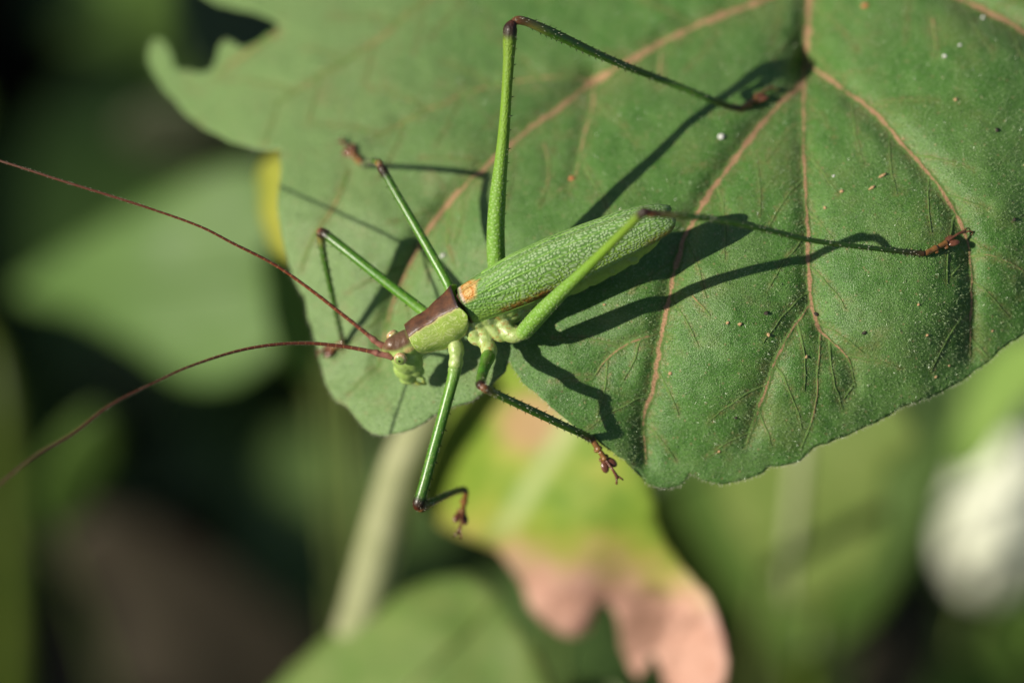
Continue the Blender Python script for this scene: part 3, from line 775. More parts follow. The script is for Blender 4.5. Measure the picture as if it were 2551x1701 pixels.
for x, y, dz, a_, b_, th in [(1176, 822, 14, 44, 15, 1.05), (1200, 816, 18, 46, 14, 0.95), (1226, 818, 20, 46, 16, 0.85), (1252, 818, 16, 40, 15, 0.8), (1274, 822, 10, 30, 17, 0.7), (1240, 842, 8, 26, 10, 0.2), (1180, 846, 4, 20, 12, 0.7), (1228, 788, 0, 56, 22, -0.1), (1284, 786, -6, 42, 18, -0.5), (1308, 772, 0, 26, 12, -0.6)]:
    c_ = (C(x, y, zML + dz) - O_C) @ AX                          # slanting side plates
    d1_ = unit((np.array([math.cos(th), -math.sin(th), 0.0])) @ AX); n1_ = np.array([0.0, 0.66, 0.75]); n1_ = unit(n1_ - d1_*(n1_ @ d1_))
    V, F = ball(c_, np.stack([d1_, np.cross(n1_, d1_), n1_]), (a_, b_, 15), 18, 12); parts.append((V, F))
for x, y, dz, rr_ in [(1226, 800, 10, 13), (1232, 826, 12, 12), (1214, 812, 16, 11), (1243, 790, 22, 10), (1176, 828, 10, 11), (1200, 796, 20, 8), (1262, 806, 18, 13), (1252, 836, 4, 11), (1284, 818, 14, 10)]:
    c_ = (C(x, y, zML + dz) - O_C) @ AX; V, F = ball(c_, I3, (rr_*1.1, rr_*0.8, rr_*1.15), 14, 10); parts.append((V, F))
bV, bF, _ = join(parts)
body = mesh_obj('body', bV * S, bF, MAT['body'], parent=cr.o, local=True)
rm = body.modifiers.new('fuse', 'REMESH'); rm.mode = 'VOXEL'; rm.voxel_size = 2.6 * S; rm.use_smooth_shade = True
smo = body.modifiers.new('soften', 'SMOOTH'); smo.factor = 0.5; smo.iterations = 8

# pronotum: saddle with rounded side lobes
rows, cols = 46, 61
ss = np.linspace(-150, 2, rows); qs = np.linspace(-1, 1, cols); V = []; L = []
for s in ss:
    hw = np.interp(s, [-150, -110, -70, -30, 2], [22, 23, 25, 31, 39])
    vt = np.interp(s, [-150, -115, -80, -40, -10, 2], [-31, -24, -19, -8, 1, 4]) + 1.5*math.sin(s*0.09)
    dep = np.interp(s, [-150, -145, -128, -90, -50, -25, -8, 2], [52, 66, 82, 101, 103, 96, 78, 55])
    for q in qs:
        a = abs(q); sg = 1 if q >= 0 else -1
        if a < 0.35:
            f = a / 0.35; u = hw*f; v = vt - 4*f**3
        else:
            f = (a - 0.35) / 0.65
            u = hw + (20*math.sin(f*2.45) + 3.0*max(0, f-0.93)/0.07) * np.interp(s, [-150, -120, -50, 2], [0.9, 1, 1, 0.75]); v = vt - 4 - (dep - 4)*f
        back = 9*math.sin(math.pi*min(max((a-0.35)/0.65, 0), 1)) * np.interp(s, [-150, -60, 2], [0, 0.2, 1])
        V.append((s + back, u*sg, v)); L.append((q, s, sg))
V = np.array(V); L = np.array(L)
F = [(i*cols+j, i*cols+j+1, (i+1)*cols+j+1, (i+1)*cols+j) for i in range(rows-1) for j in range(cols-1)]
pr = mesh_obj('pronotum', V*S, F, MAT['pronotum'], parent=cr.o, lp=L, local=True, label='brown saddle with pale green side lobes')
sol = pr.modifiers.new('thickness', 'SOLIDIFY'); sol.thickness = 3.5*S; sol.offset = 1
sub = pr.modifiers.new('smooth', 'SUBSURF'); sub.levels = 1; sub.render_levels = 1

# forewings: two convex shells meeting in a roof
def wing_surface(side, f, q):
    """f 0..1 along, q 0..1 from the ridge overlap to the lower margin -> (s,u,v)"""
    s = 4 + f*566
    k = np.interp(s, [4, 20, 80, 163, 260, 353, 460, 515, 545, 562, 570], [0.66, 0.74, 0.86, 1.0, 1.0, 0.94, 0.82, 0.68, 0.53, 0.36, 0.14])
    wc = np.interp(s, [4, 80, 163, 260, 353, 460, 522, 570], [0, 0, 0, 4, 12, 22, 32, 44])
    a = [(-16, 9), (0, 15), (22, 6), (43, -20), (56, -48), (60, -74), (56, -91)] if side > 0 else [(14, 5), (-10, 10), (-32, 5), (-50, -10), (-58, -40), (-62, -70), (-58, -92)]
    t = np.linspace(0, 1, len(a)); aa = np.array(a, float)
    u = np.interp(q, t, aa[:, 0]); v = np.interp(q, t, aa[:, 1])
    vm = -44.0; um = 14.0*side
    u = um + (u - um)*k + (0 if side > 0 else 0); v = vm + (v - vm)*k - wc*0.8
    u = u + (wc*0.35)
    return s + 8*math.sin(q*math.pi)*(f > 0.02), u, v
for side in (1, -1):
    rows, cols = 90, 40; V = []; L = []
    for i in range(rows):
        f = (i/(rows-1)); f = 1 - (1-f)**1.25
        for j in range(cols):
            q = j/(cols-1); s, u, v = wing_surface(side, f, q)
            V.append((s, u, v + (1.5 if side > 0 else -3))); L.append((s, q*140, 0 if side > 0 else 1))
    F = [(i*cols+j, (i+1)*cols+j, (i+1)*cols+j+1, i*cols+j+1) for i in range(rows-1) for j in range(cols-1)]
    w = mesh_obj('forewing', np.array(V)*S, F, MAT['wing'], parent=cr.o, lp=np.array(L), local=True)
    sol = w.modifiers.new('thickness', 'SOLIDIFY'); sol.thickness = 2.2*S; sol.offset = 0
    smo = w.modifiers.new('soften', 'SMOOTH'); smo.factor = 0.5; smo.iterations = 3
    vm_ = plain_material('wing_vein', (0.16, 0.34, 0.05), (0.24, 0.42, 0.08), 0.4, 1/30) if side > 0 else vm_
    for q0, q1, r in ((0.13, 0.10, 1.6), (0.36, 0.25, 2.4), (0.40, 0.42, 2.4), (0.46, 0.62, 2.0), (0.99, 0.995, 2.2)):
        pth = []
        for f in np.linspace(0.02 if q0 > .9 else 0.13, 0.95 if q0 < .9 else 0.9, 40):
            s, u, v = wing_surface(side, f, q0 + (q1-q0)*f**0.7); pth.append((s, u, v + (2.0 if side > 0 else -2.5)))
        tv = tube(np.array(pth), np.linspace(r, r*0.5, 40), 6)
        mesh_obj('wing_vein', tv[0]*S, tv[1], vm_, parent=w, local=True)

# eyes
for sd in (1, -1):
    c = np.array([-194.0, 39.0*sd, -76.0]); nrm = unit(np.array([-0.25, sd*1.0, 0.25]))
    x = unit(np.cross(nrm, [0, 0, 1])); y = np.cross(nrm, x)
    V, F = ball(c, np.stack([x, y, nrm]), (17, 17.5, 14), 24, 18)
    look = unit(np.array([-0.30, sd*0.85, 0.45]))
    dd = np.arccos(np.clip(unit(V - c) @ look, -1, 1)) / (math.pi*0.62)
    mesh_obj('eye', V*S, F, MAT['eye'], parent=cr.o, local=True, lp=np.column_stack([dd, dd*0, dd*0]))
# mouth palps
for sd in (1, -1):
    for pth, r in (([(-206, 14*sd, -200), (-202, 19*sd, -216), (-194, 18*sd, -226), (-187, 15*sd, -235)], [4, 4.5, 4, 4.5]), ([(-190, 20*sd, -184), (-182, 27*sd, -200), (-186, 24*sd, -214)], [5, 5, 5])):
        tv = tube(np.array(pth, float), r, 8, n=14)
        mesh_obj('palp', tv[0]*S, tv[1], MAT['body'], parent=cr.o, local=True)

# antennae
def antenna(base, path):
    pth = CP(path); arc = np.linspace(0, 1, 160)
    sp = spline(pth, 160)
    L = np.concatenate([[0], np.cumsum(np.linalg.norm(np.diff(sp, axis=0), axis=1))])
    rr = np.interp(L, [0, 60, 250, 520, 640, 700, 1100, 1500], [5.6, 5.0, 4.1, 3.2, 2.9, 3.3, 3.0, 2.2])
    rr = rr * (1 + 0.05*np.sin(L/20*2*np.pi))
    tv = tube(sp, rr, 10)
    o = mesh_obj('antenna', tv[0], tv[1], MAT['antenna'], cr, lp=tv[2])
    b = CP(base); n = 16
    tb = tube(b, [7, 8.8, 7.6, 9.0, 6.6, 5.5][:len(b)], 14, n=24)
    mesh_obj('antenna_base', tb[0], tb[1], MAT['scape'], cr, parent=o)
    idx = rng.integers(2, 156, 700); hb = []; hd = []
    tan = unit(np.gradient(sp, axis=0))
    for i in idx:
        d = unit(np.cross(tan[i], rng.normal(size=3))); hb.append(sp[i] + d*rr[i]*0.9 + tan[i]*random.uniform(-5, 5)); hd.append(d + 0.8*tan[i])
    hv, hf = cones(hb, hd, rng.uniform(3, 5, len(hb)), np.full(len(hb), 0.5))
    mesh_obj('hair', hv, hf, MAT['hair'], cr, parent=o, smooth=False, kind='stuff')
eN = B(-214, 20, -84); eF = B(-214, -20, -84)
nb, fb = pixz(eN), pixz(eF)
zN, zF = nb[2], fb[2]
antenna([nb, (965, 885, zN+2), (946, 882, zN+3), (938, 879, zN+4), (930, 877, zN+5), (918, 874, zN+6)],
        [(932, 877, zN+5), (882, 867, zN+12), (831, 860, zN+25), (774, 855, zN+45), (687, 858, 60), (593, 874, 110), (470, 914, 190), (398, 947, 240), (271, 1012, 330), (181, 1080, 385), (90, 1134, 430), (0, 1206, 480), (-220, 1400, 560)])
antenna([fb, (952, 860, zF+2), (938, 852, zF+3), (931, 846, zF+4), (924, 840, zF+5), (914, 832, zF+6)],
        [(926, 842, zF+5), (907, 826, zF+8), (849, 780, zF+20), (781, 727, zF+40), (687, 661, 10), (578, 605, 50), (502, 566, 75), (354, 513, 100), (282, 490, 105), (159, 452, 105), (0, 401, 95), (-250, 330, 60)])

# legs
def hairs_on(path, rr, count, length, mat, parent, rad=0.7, t0=0.05, t1=0.95, name='hair', side=None, lean=0.7):
    n = len(path); tan = unit(np.gradient(path, axis=0)); hb = []; hd = []
    for k in range(count):
        if side is not None: i = int((t0 + (t1-t0)*(k+0.5)/count)*(n-1)); d = np.asarray(side, float); d = unit(d - tan[i]*(d @ tan[i])); 
        else: i = random.randint(int(t0*(n-1)), int(t1*(n-1))); d = unit(np.cross(tan[i], rng.normal(size=3)))
        hb.append(path[i] + d*rr[i]*0.92); hd.append(d + lean*tan[i])
    ln = rng.uniform(0.7, 1.2, count)*length
    hv, hf = cones(hb, hd, ln, np.full(count, rad))
    return mesh_obj(name, hv, hf, mat, cr, parent=parent, smooth=False, kind='stuff')

def foot(base, end, normal, parent, k=1.0, arch=10):
    """jointed tarsus: two barrel joints, a pair of oval pads, a thin claw joint with two hooks"""
    ax = end - base; Ln = np.linalg.norm(ax); f = ax / Ln; nrm = unit(normal - f*(normal @ f)); sd = np.cross(f, nrm)
    q = lambda t, h=0.0, w=0.0: base + f*Ln*t + nrm*h*k + sd*w*k
    segs = [tube(np.array([q(-0.04), q(0.02), q(0.16), q(0.27), q(0.29)]), np.array([4, 7.0, 7.4, 8.4, 4])*k, 12, n=16),
            tube(np.array([q(0.27), q(0.31), q(0.42), q(0.50), q(0.52)]), np.array([4, 6.2, 7.0, 8.0, 4])*k, 12, n=16)]
    for s_ in (1, -1):
        segs.append(tube(np.array([q(0.28, -4, 3*s_), q(0.24, -6, 7*s_), q(0.19, -6, 7*s_)]), np.array([2, 4.5, 1.5])*k, 8, n=8))
        segs.append(tube(np.array([q(0.50, -4, 3*s_), q(0.46, -6, 9*s_), q(0.41, -6, 8*s_)]), np.array([2, 4.5, 1.5])*k, 8, n=8))
    v, fc, l = join(segs); tarsus = mesh_obj('foot', v, fc, MAT['tarsus'], cr, parent=parent)
    pads = []
    for s_ in (1, -1):
        d = unit(f + sd*0.38*s_)
        pv, pf = ball(q(0.62, -2, 9.5*s_), np.stack([d, np.cross(nrm, d), nrm]), (16*k, 10*k, 6.5*k), 16, 10); pads.append((pv, pf))
    v, fc, l = join(pads); mesh_obj('foot_pad', v, fc, MAT['pad'], cr, parent=parent)
    cl = [tube(np.array([q(0.50, 1), q(0.60, 5), q(0.78, arch), q(0.93, arch*0.6), q(0.97, arch*0.2)]), np.array([3.6, 3.2, 3.4, 4.4, 3])*k, 10, n=22)]
    for s_ in (1, -1):
        cl.append(tube(np.array([q(0.93, arch*0.5, 2*s_), q(1.00, arch*0.7, 6*s_), q(1.06, 2, 9*s_), q(1.05, -5, 9*s_), q(1.01, -6.5, 7*s_)]), np.array([2.6, 2.3, 1.8, 1.1, 0.4])*k, 8, n=18))
    v, fc, l = join(cl); mesh_obj('claw', v, fc, MAT['pad'], cr, parent=parent)

def leg(name, fem, tib, base, end, normal, femmat='femur', spine_dir=None, label=None, k=1.0, arch=10, ridge=0.0, up=(0, 0, 1), spines=(10, 14), tflat=1.0):
    f = np.array(fem, float); fp = CP(f[:, :3]); fd = spline(np.column_stack([fp, f[:, 3]]), 70); path, rr = fd[:, :3], np.maximum(fd[:, 3], 0.5)
    tv = tube(path, rr, 20, ridge=ridge, up=up)
    fo = mesh_obj(name, tv[0], tv[1], MAT[femmat], cr, lp=tv[2], label=label)
    t = np.array(tib, float); tp = CP(t[:, :3]); td = spline(np.column_stack([tp, t[:, 3]]), 80); tpth, trr = td[:, :3], np.maximum(td[:, 3], 0.5)
    tt = tube(tpth, trr, 14, flat=tflat, ridge=-0.06)
    ti = mesh_obj('tibia', tt[0], tt[1], MAT['tibia'], cr, parent=fo, lp=tt[2])
    hairs_on(path, rr, 170, 6, MAT['hair'], fo)
    hairs_on(tpth, trr, 170, 6, MAT['hair'], fo)
    if spine_dir is not None:
        hairs_on(path, rr, spines[0], 9, MAT['spine'], fo, rad=2.0, t0=0.25, t1=0.92, name='thorns', side=spine_dir, lean=0.35)
    tan = unit(tpth[-1] - tpth[0])
    sA_ = unit(np.cross(tan, [0, 0, 1]))
    for sg in (1, -1): hairs_on(tpth, trr, spines[1], 9, MAT['spine'], fo, rad=1.6, t0=0.15, t1=0.98, name='thorns', side=sA_*sg, lean=0.9)
    foot(base, end, normal, fo, k, arch)

LN = np.array([-0.38, 0.53, 0.76])
# left hind leg (knee nearest the lens)
b_, e_ = on_leaf(2305, 632, 13), on_leaf(2411, 578, 10)
zt = float(zleaf(2305, 632)) + 13
cx_ = pixz(B(112, 42, -134)); cx2 = pixz(B(132, 58, -138))
leg('jumping_leg', [(1293, 838, cx2[2]+10, 11), (1300, 832, cx2[2]+16, 18.5), (1320, 810, cx2[2]+45, 21.5), (1352, 775, cx2[2]+95, 21), (1400, 727, 150, 17.5), (1455, 674, 228, 14), (1520, 610, 318, 11.5), (1570, 560, 385, 10.5), (1592, 538, 412, 11), (1606, 528, 424, 12), (1622, 528, 424, 6)],
    [(1600, 530, 422, 6), (1618, 531, 420, 10), (1640, 533, 408, 8.5), (1700, 538, 372, 8), (1780, 546, 322, 8), (1900, 570, 245, 7.2), (2017, 598, 168, 6.6), (2170, 618, zt+70, 6.3), (2280, 630, zt+8, 6.8), (2303, 632, zt, 7.2)],
    b_, e_, LN, 'hindfemur', spine_dir=(0.7, -0.7, -0.6), label='left hind leg raised over the wing', ridge=0.03, up=(0.6, -0.6, -0.5), spines=(8, 26))
# right hind leg
b_, e_ = on_leaf(1846, 270, 14), on_leaf(1925, 222, 10)
zt = float(zleaf(1846, 270)) + 14
c0 = pixz(B(100, -36, -128))
leg('jumping_leg', [(*c0[:2], c0[2], 15), (1250, 715, -70, 20), (1238, 660, -45, 23), (1235, 580, -18, 22.5), (1240, 490, 10, 20.5), (1249, 400, 35, 16.5), (1257, 310, 58, 14), (1263, 220, 78, 13), (1268, 140, 94, 14.5), (1270, 95, 103, 17), (1272, 70, 108, 17), (1280, 54, 108, 9)],
    [(1272, 62, 108, 7), (1288, 52, 104, 11), (1310, 55, 92, 11), (1360, 76, 58, 12.5), (1410, 99, 22, 12), (1480, 132, -30, 10.5), (1560, 166, -95, 9.5), (1660, 204, -190, 9), (1760, 244, zt+82, 8.5), (1825, 268, zt+12, 8.5), (1846, 270, zt, 7)],
    b_, e_, unit(np.array([-0.3, 0.6, 0.75])), 'hindfemur', spine_dir=(1, 0, -0.2), label='right hind leg standing up off the leaf', ridge=0.03, up=(1, 0, -0.35), spines=(13, 30))
# right middle leg
b_, e_ = on_leaf(903, 410, 13), on_leaf(850, 352, 10)
zt = float(zleaf(903, 410)) + 13
c0 = pixz(B(36, -36, -130))
leg('walking_leg', [(*c0[:2], c0[2], 12), (1128, 735, -60, 12.5), (1115, 706, -66, 12.5), (1080, 642, -84, 12), (1030, 555, -110, 11), (985, 478, -132, 10.3), (962, 437, -142, 10.5), (951, 420, -146, 11.5), (945, 408, -150, 5)],
    [(952, 424, -146, 5), (946, 410, -152, 10), (938, 404, -185, 8), (924, 402, -280, 6.8), (910, 408, zt+50, 6.5), (903, 410, zt, 6.8)],
    b_, e_, unit(np.array([-0.4, 0.5, 0.75])), spine_dir=(-0.9, -0.4, -0.3), label='right middle leg', spines=(8, 14))
# right front leg
b_, e_ = on_leaf(856, 853, 12), on_leaf(795, 882, 9)
zt = float(zleaf(856, 853)) + 12
c0 = pixz(B(-96, -34, -100))
leg('walking_leg', [(*c0[:2], c0[2], 12), (1062, 782, -58, 13), (1045, 768, -64, 13.5), (1000, 733, -80, 13), (930, 678, -107, 12.5), (870, 630, -134, 12.3), (825, 595, -156, 12.3), (806, 580, -166, 12.5), (797, 572, -172, 6)],
    [(808, 582, -166, 5), (800, 577, -170, 10.5), (800, 596, -178, 10.5), (807, 640, -200, 8.5), (822, 710, -235, 7.2), (838, 780, zt+65, 6.8), (850, 835, zt+15, 6.8), (856, 853, zt, 6.8)],
    b_, e_, unit(np.array([-0.4, 0.5, 0.75])), spine_dir=(-0.6, -0.8, -0.2), label='right front leg with glossy femur', spines=(9, 14))
# left front leg, hanging over the leaf margin
c0 = pixz(B(-62, 34, -118)); zc = c0[2]
leg('walking_leg', [(1134, 908, zc+8, 9), (1133, 918, zc+9, 16.5), (1131, 932, zc+9, 15.5), (1122, 967, zc+6, 14.5), (1101, 1044, zc-1, 14), (1081, 1117, zc-8, 14), (1060, 1195, zc-15, 14), (1049, 1233, zc-18, 14.5), (1042, 1256, zc-20, 15), (1039, 1268, zc-24, 8)],
    [(1042, 1256, zc-22, 6), (1048, 1264, zc-26, 11), (1063, 1256, zc-40, 10.5), (1090, 1244, -130, 8.5), (1120, 1230, -200, 7.5), (1148, 1220, -285, 7.5), (1160, 1220, -310, 7.2)],
    C(1162, 1224, -312), C(1141, 1330, -270), unit(np.array([0.25, -0.1, 1.0])), spine_dir=(0.9, -0.2, 0.1), label='left front leg hanging over the leaf margin', k=1.0, spines=(8, 14))
# left middle leg
c0 = pixz(B(34, 36, -132)); zc = c0[2]
zt = float(zleaf(1480, 1092)) + 6
leg('walking_leg', [(1219, 878, zc+26, 9), (1217, 886, zc+40, 17), (1211, 903, zc+80, 15.5), (1204, 922, zc+130, 14), (1200, 938, 125, 13), (1198, 950, 155, 12.5), (1199, 960, 182, 12.5), (1203, 966, 190, 6)],
    [(1197, 958, 186, 6), (1206, 966, 188, 10.5), (1222, 974, 172, 9), (1260, 992, 142, 9.5), (1320, 1020, 95, 10), (1390, 1053, 42, 9.5), (1440, 1076, 0, 9), (1468, 1090, zt+6, 9.5), (1477, 1096, zt, 9)],
    C(1476, 1095, zt), C(1540, 1194, zt-8), unit(np.array([0.3, -0.15, 0.9])), spine_dir=None, label='left middle leg bent towards the lens', k=1.05, spines=(8, 16))

# ------------------------------------------------------------------ crumbs on the leaf
def crumb(x, y, rx, ry, rot, mat, name, label, group=None, h=0.6):
    c = on_leaf(x*DSP, y*DSP, 0); r3 = (rx, ry, min(rx, ry)*h)
    a = np.array([math.cos(rot), math.sin(rot), 0]); nrm = LN; a = unit(a - nrm*(a @ nrm)); b = np.cross(nrm, a)
    V, F = ball(c*0, np.stack([a, b, nrm]), r3, 10, 7)
    V = V * (1 + 0.22*rng.normal(size=(len(V), 1))*0.7) + c + nrm*r3[2]*0.7
    o = Root.__new__(Root); o.R = np.eye(3); o.t = W(c)
    ob = mesh_obj(name, (W(V) - W(c)), F, MAT[mat], local=True); ob.location = W(c)
    tag(ob, label, 'crumb', group)
crumb(1657, 316, 9, 8, 0.4, 'crumb_white', 'white_crumb', 'small white crumb on the leaf right of the standing hind leg')
crumb(1017, 588, 8, 4.5, 0.5, 'crumb_white', 'white_crumb', 'tiny white sliver on the leaf beside the right middle leg')
crumb(1314, 411, 8, 7, 0.2, 'crumb_orange', 'orange_crumb', 'small orange crumb at the end of a side vein')
crumb(2025, 405, 13, 3.5, 0.5, 'crumb_tan', 'straw_bit', 'slim straw coloured splinter, the upper of two')
crumb(2003, 432, 9, 4, 0.55, 'crumb_tan', 'straw_bit', 'short straw coloured chip, the lower of two')
crumb(1765, 769, 8, 4.5, -1.0, 'crumb_tan', 'seed_husk', 'pale tan seed husk lying right of the long brown vein')
crumb(1988, 15, 9, 8, 0.0, 'crumb_orange', 'orange_crumb', 'blurred orange crumb near the top of the midrib')
tans = [(1934, 440), (1852, 820), (2180, 840), (2150, 866), (1895, 478), (1388, 700), (2355, 380), (2110, 700), (1672, 742), (1700, 745), (1652, 1037), (1540, 858), (2280, 760), (2195, 230), (2075, 320), (2130, 770), (1960, 565)]
for x, y in tans:
    r = random.uniform(2.6, 5.2)
    crumb(x, y, r*1.25, r, random.uniform(0, 3), 'crumb_tan', 'tan_crumb', 'tiny tan crumb scattered on the green leaf', 'tan crumbs scattered on the leaf')
for x, y in [(1760, 720), (1875, 722), (1985, 765), (1690, 960), (2290, 300), (2330, 505)]:
    r = random.uniform(3.5, 5.5)
    crumb(x, y, r*1.3, r, random.uniform(0, 3), 'crumb_dark', 'dark_crumb', 'tiny blackish crumb scattered on the green leaf', 'dark crumbs scattered on the leaf')
for x, y in [(2258, 42), (1915, 405), (2205, 105), (2170, 130)]:
    r = random.uniform(3, 4.5)
    crumb(x, y, r*1.2, r, random.uniform(0, 3), 'crumb_white', 'pale_crumb', 'tiny pale crumb scattered on the upper leaf', 'pale crumbs on the upper leaf')

# ------------------------------------------------------------------ plants behind and below, out of focus
def bg_leaf(name, label, outline, ctrl, mat, rib=None, ribmat=None, stem=None, stem_r=18, spacing=34, thick=10, group=None, rough=4, sdx=0.0, sdy=0.03):
    zf = TPS(ctrl, 0.01)
    def zz(x, y): return zf(x, y) + 14*vnoise(x, y, 120, 3)
    o = dense(outline, 22, rough=rough)
    V, F, L = blade(o, spacing, zz)
    s0 = stem if stem is not None else outline[0]
    base_c = C(s0[0], s0[1], float(zz(np.array([s0[0]]), np.array([s0[1]]))[0]))
    gpt = to_ground(base_c, sdx, sdy)
    root = Root(name, W(gpt), label, 'leaf', group)
    b = mesh_obj('blade', V, F, mat, root, lp=L)
    sol = b.modifiers.new('thickness', 'SOLIDIFY'); sol.thickness = thick*S; sol.offset = -1
    if rib is not None:
        r = np.array(rib, float); sp = spline(r, 40); z = zz(sp[:, 0], sp[:, 1])
        tv = tube(C(sp[:, 0], sp[:, 1], z + 1), np.maximum(sp[:, 2], 1), 10, flat=1.0)
        mesh_obj('midrib', tv[0], tv[1], ribmat or mat, root, lp=np.column_stack([np.repeat(sp[:, 0], 10).tolist() + [0, 0], np.zeros(402), np.zeros(402)]))
    mid = base_c*0.5 + gpt*0.5 + np.array([0, 60, -150])
    tv = tube(np.array([base_c + [0, 0, -4], base_c*0.85 + gpt*0.15 + [0, 40, -60], mid, gpt]), [stem_r*0.8, stem_r, stem_r*1.2, stem_r*1.6], 10, n=30)
    mesh_obj('petiole', tv[0], tv[1], petm, root)
    return root

m_big = simple_leaf_material('leaf_sunlit', (0.088, 0.165, 0.040), (0.115, 0.20, 0.052), 0.15)
m_yel = simple_leaf_material('leaf_yellow', (0.38, 0.42, 0.06), (0.46, 0.46, 0.08), 0.35)
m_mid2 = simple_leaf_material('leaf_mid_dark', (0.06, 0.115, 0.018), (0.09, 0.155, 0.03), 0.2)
m_mid = simple_leaf_material('leaf_mid', (0.10, 0.19, 0.035), (0.16, 0.26, 0.05), 0.2)
m_olive = simple_leaf_material('leaf_olive', (0.13, 0.20, 0.04), (0.20, 0.26, 0.07), 0.2)
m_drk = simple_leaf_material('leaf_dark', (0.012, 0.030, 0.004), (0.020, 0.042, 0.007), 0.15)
m_rib = plain_material('rib_pale', (0.34, 0.37, 0.19), (0.44, 0.46, 0.26), 0.5, 1/40)
m_dry = simple_leaf_material('leaf_dry_brown', (0.038, 0.029, 0.015), (0.060, 0.048, 0.028), 0.1, rough=0.8)

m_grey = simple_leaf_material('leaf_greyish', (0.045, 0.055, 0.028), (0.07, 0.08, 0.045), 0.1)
# big sunlit leaf beyond the left margin
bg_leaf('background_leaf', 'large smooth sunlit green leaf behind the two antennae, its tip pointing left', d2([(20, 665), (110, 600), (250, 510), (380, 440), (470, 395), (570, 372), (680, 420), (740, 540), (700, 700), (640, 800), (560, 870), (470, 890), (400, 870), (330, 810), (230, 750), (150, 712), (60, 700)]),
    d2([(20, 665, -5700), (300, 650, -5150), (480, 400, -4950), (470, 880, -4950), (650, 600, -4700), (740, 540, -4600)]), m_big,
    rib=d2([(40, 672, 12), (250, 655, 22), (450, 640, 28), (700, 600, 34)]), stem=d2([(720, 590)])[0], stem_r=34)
bg_leaf('background_leaf', 'narrow green leaf standing on edge just left of the broad leaf', d2([(600, 560), (660, 540), (740, 600), (760, 760), (720, 900), (650, 830), (615, 720)]),
    d2([(600, 560, -3300), (700, 600, -3900), (650, 830, -3200), (740, 850, -3800)]), m_mid, stem=d2([(750, 760)])[0])
bg_leaf('background_leaf', 'yellow green leaf sliver showing past the broad leaf margin', d2([(588, 390), (620, 350), (700, 330), (760, 420), (760, 560), (700, 610), (640, 600), (600, 520)]),
    d2([(588, 390, -1700), (650, 480, -1500), (640, 590, -1500), (760, 450, -1250)]), m_yel, stem=d2([(755, 470)])[0], stem_r=14)
bg_leaf('background_leaf', 'dim grey green leaf below the curled corner of the broad leaf', d2([(250, 300), (330, 240), (450, 230), (620, 300), (700, 360), (600, 390), (450, 400), (330, 370)]),
    d2([(250, 300, -6400), (450, 300, -6200), (650, 340, -6400), (450, 400, -6500)]), m_grey, stem=d2([(690, 355)])[0])
# lower left
bg_leaf('background_leaf', 'small blurred green leaf crossed by the lower antenna', d2([(70, 1150), (110, 1040), (180, 960), (250, 930), (280, 1000), (250, 1100), (200, 1190), (130, 1230)]),
    d2([(110, 1150, -6000), (250, 940, -5600), (200, 1180, -6100), (250, 1100, -5900)]), m_mid2, stem=d2([(120, 1200)])[0])
bg_leaf('dry_leaf', 'curled dry brown leaf lying low in the shade', d2([(120, 1250), (200, 1170), (330, 1190), (480, 1270), (640, 1380), (760, 1500), (820, 1640), (500, 1700), (100, 1700), (80, 1450)]),
    d2([(200, 1190, -9000), (480, 1280, -9200), (700, 1480, -9500), (300, 1600, -9300), (80, 1450, -9400)]), m_dry, stem=d2([(700, 1620)])[0])
# under the insect: pale stalk, broad leaf at the bottom, withered leaf
def stalk(name, label, pts, radii, mat, cat='stem', n=60, to_g=None):
    pc = CP(pts)
    if to_g is not None:
        pc = np.vstack([pc, to_ground(pc[-1], *to_g)]); radii = list(radii) + [radii[-1]*1.2]
    root = Root(name, W(pc[-1]), label, cat)
    tv = tube(pc, radii, 18, n=n); mesh_obj('stalk', tv[0], tv[1], mat, root, lp=tv[2])
    return root, pc
m_stalk = plain_material('stalk_pale', (0.27, 0.29, 0.14), (0.36, 0.37, 0.20), 0.5, 1/90)
r_, pc = stalk('plant_stem', 'thick pale olive stem slanting down from under the broad leaf', d2([(1030, 860, -1500), (975, 960, -1650), (930, 1060, -1780), (880, 1230, -1950), (835, 1400, -2100), (790, 1560, -2300)]), [50, 58, 62, 66, 68, 66], m_stalk, to_g=(-0.01, 0.0))
m_low = simple_leaf_material('leaf_low', (0.12, 0.20, 0.045), (0.20, 0.27, 0.075), 0.2, spots=(0.13, 0.24, 0.04))
bg_leaf('background_leaf', 'broad arching green leaf at the foot of the pale stem', d2([(560, 1660), (640, 1560), (760, 1450), (880, 1370), (1000, 1325), (1090, 1315), (1150, 1350), (1190, 1430), (1240, 1510), (1290, 1600), (1330, 1720), (900, 1760), (560, 1740)]),
    d2([(620, 1600, -2250), (900, 1400, -2000), (1090, 1320, -1950), (1200, 1450, -1800), (950, 1600, -1800), (1300, 1680, -1700)]), m_low,
    rib=d2([(780, 1740, 16), (900, 1610, 13), (1010, 1510, 10), (1120, 1400, 7), (1150, 1360, 3)]), ribmat=m_olive, stem=d2([(760, 1745)])[0], stem_r=26)

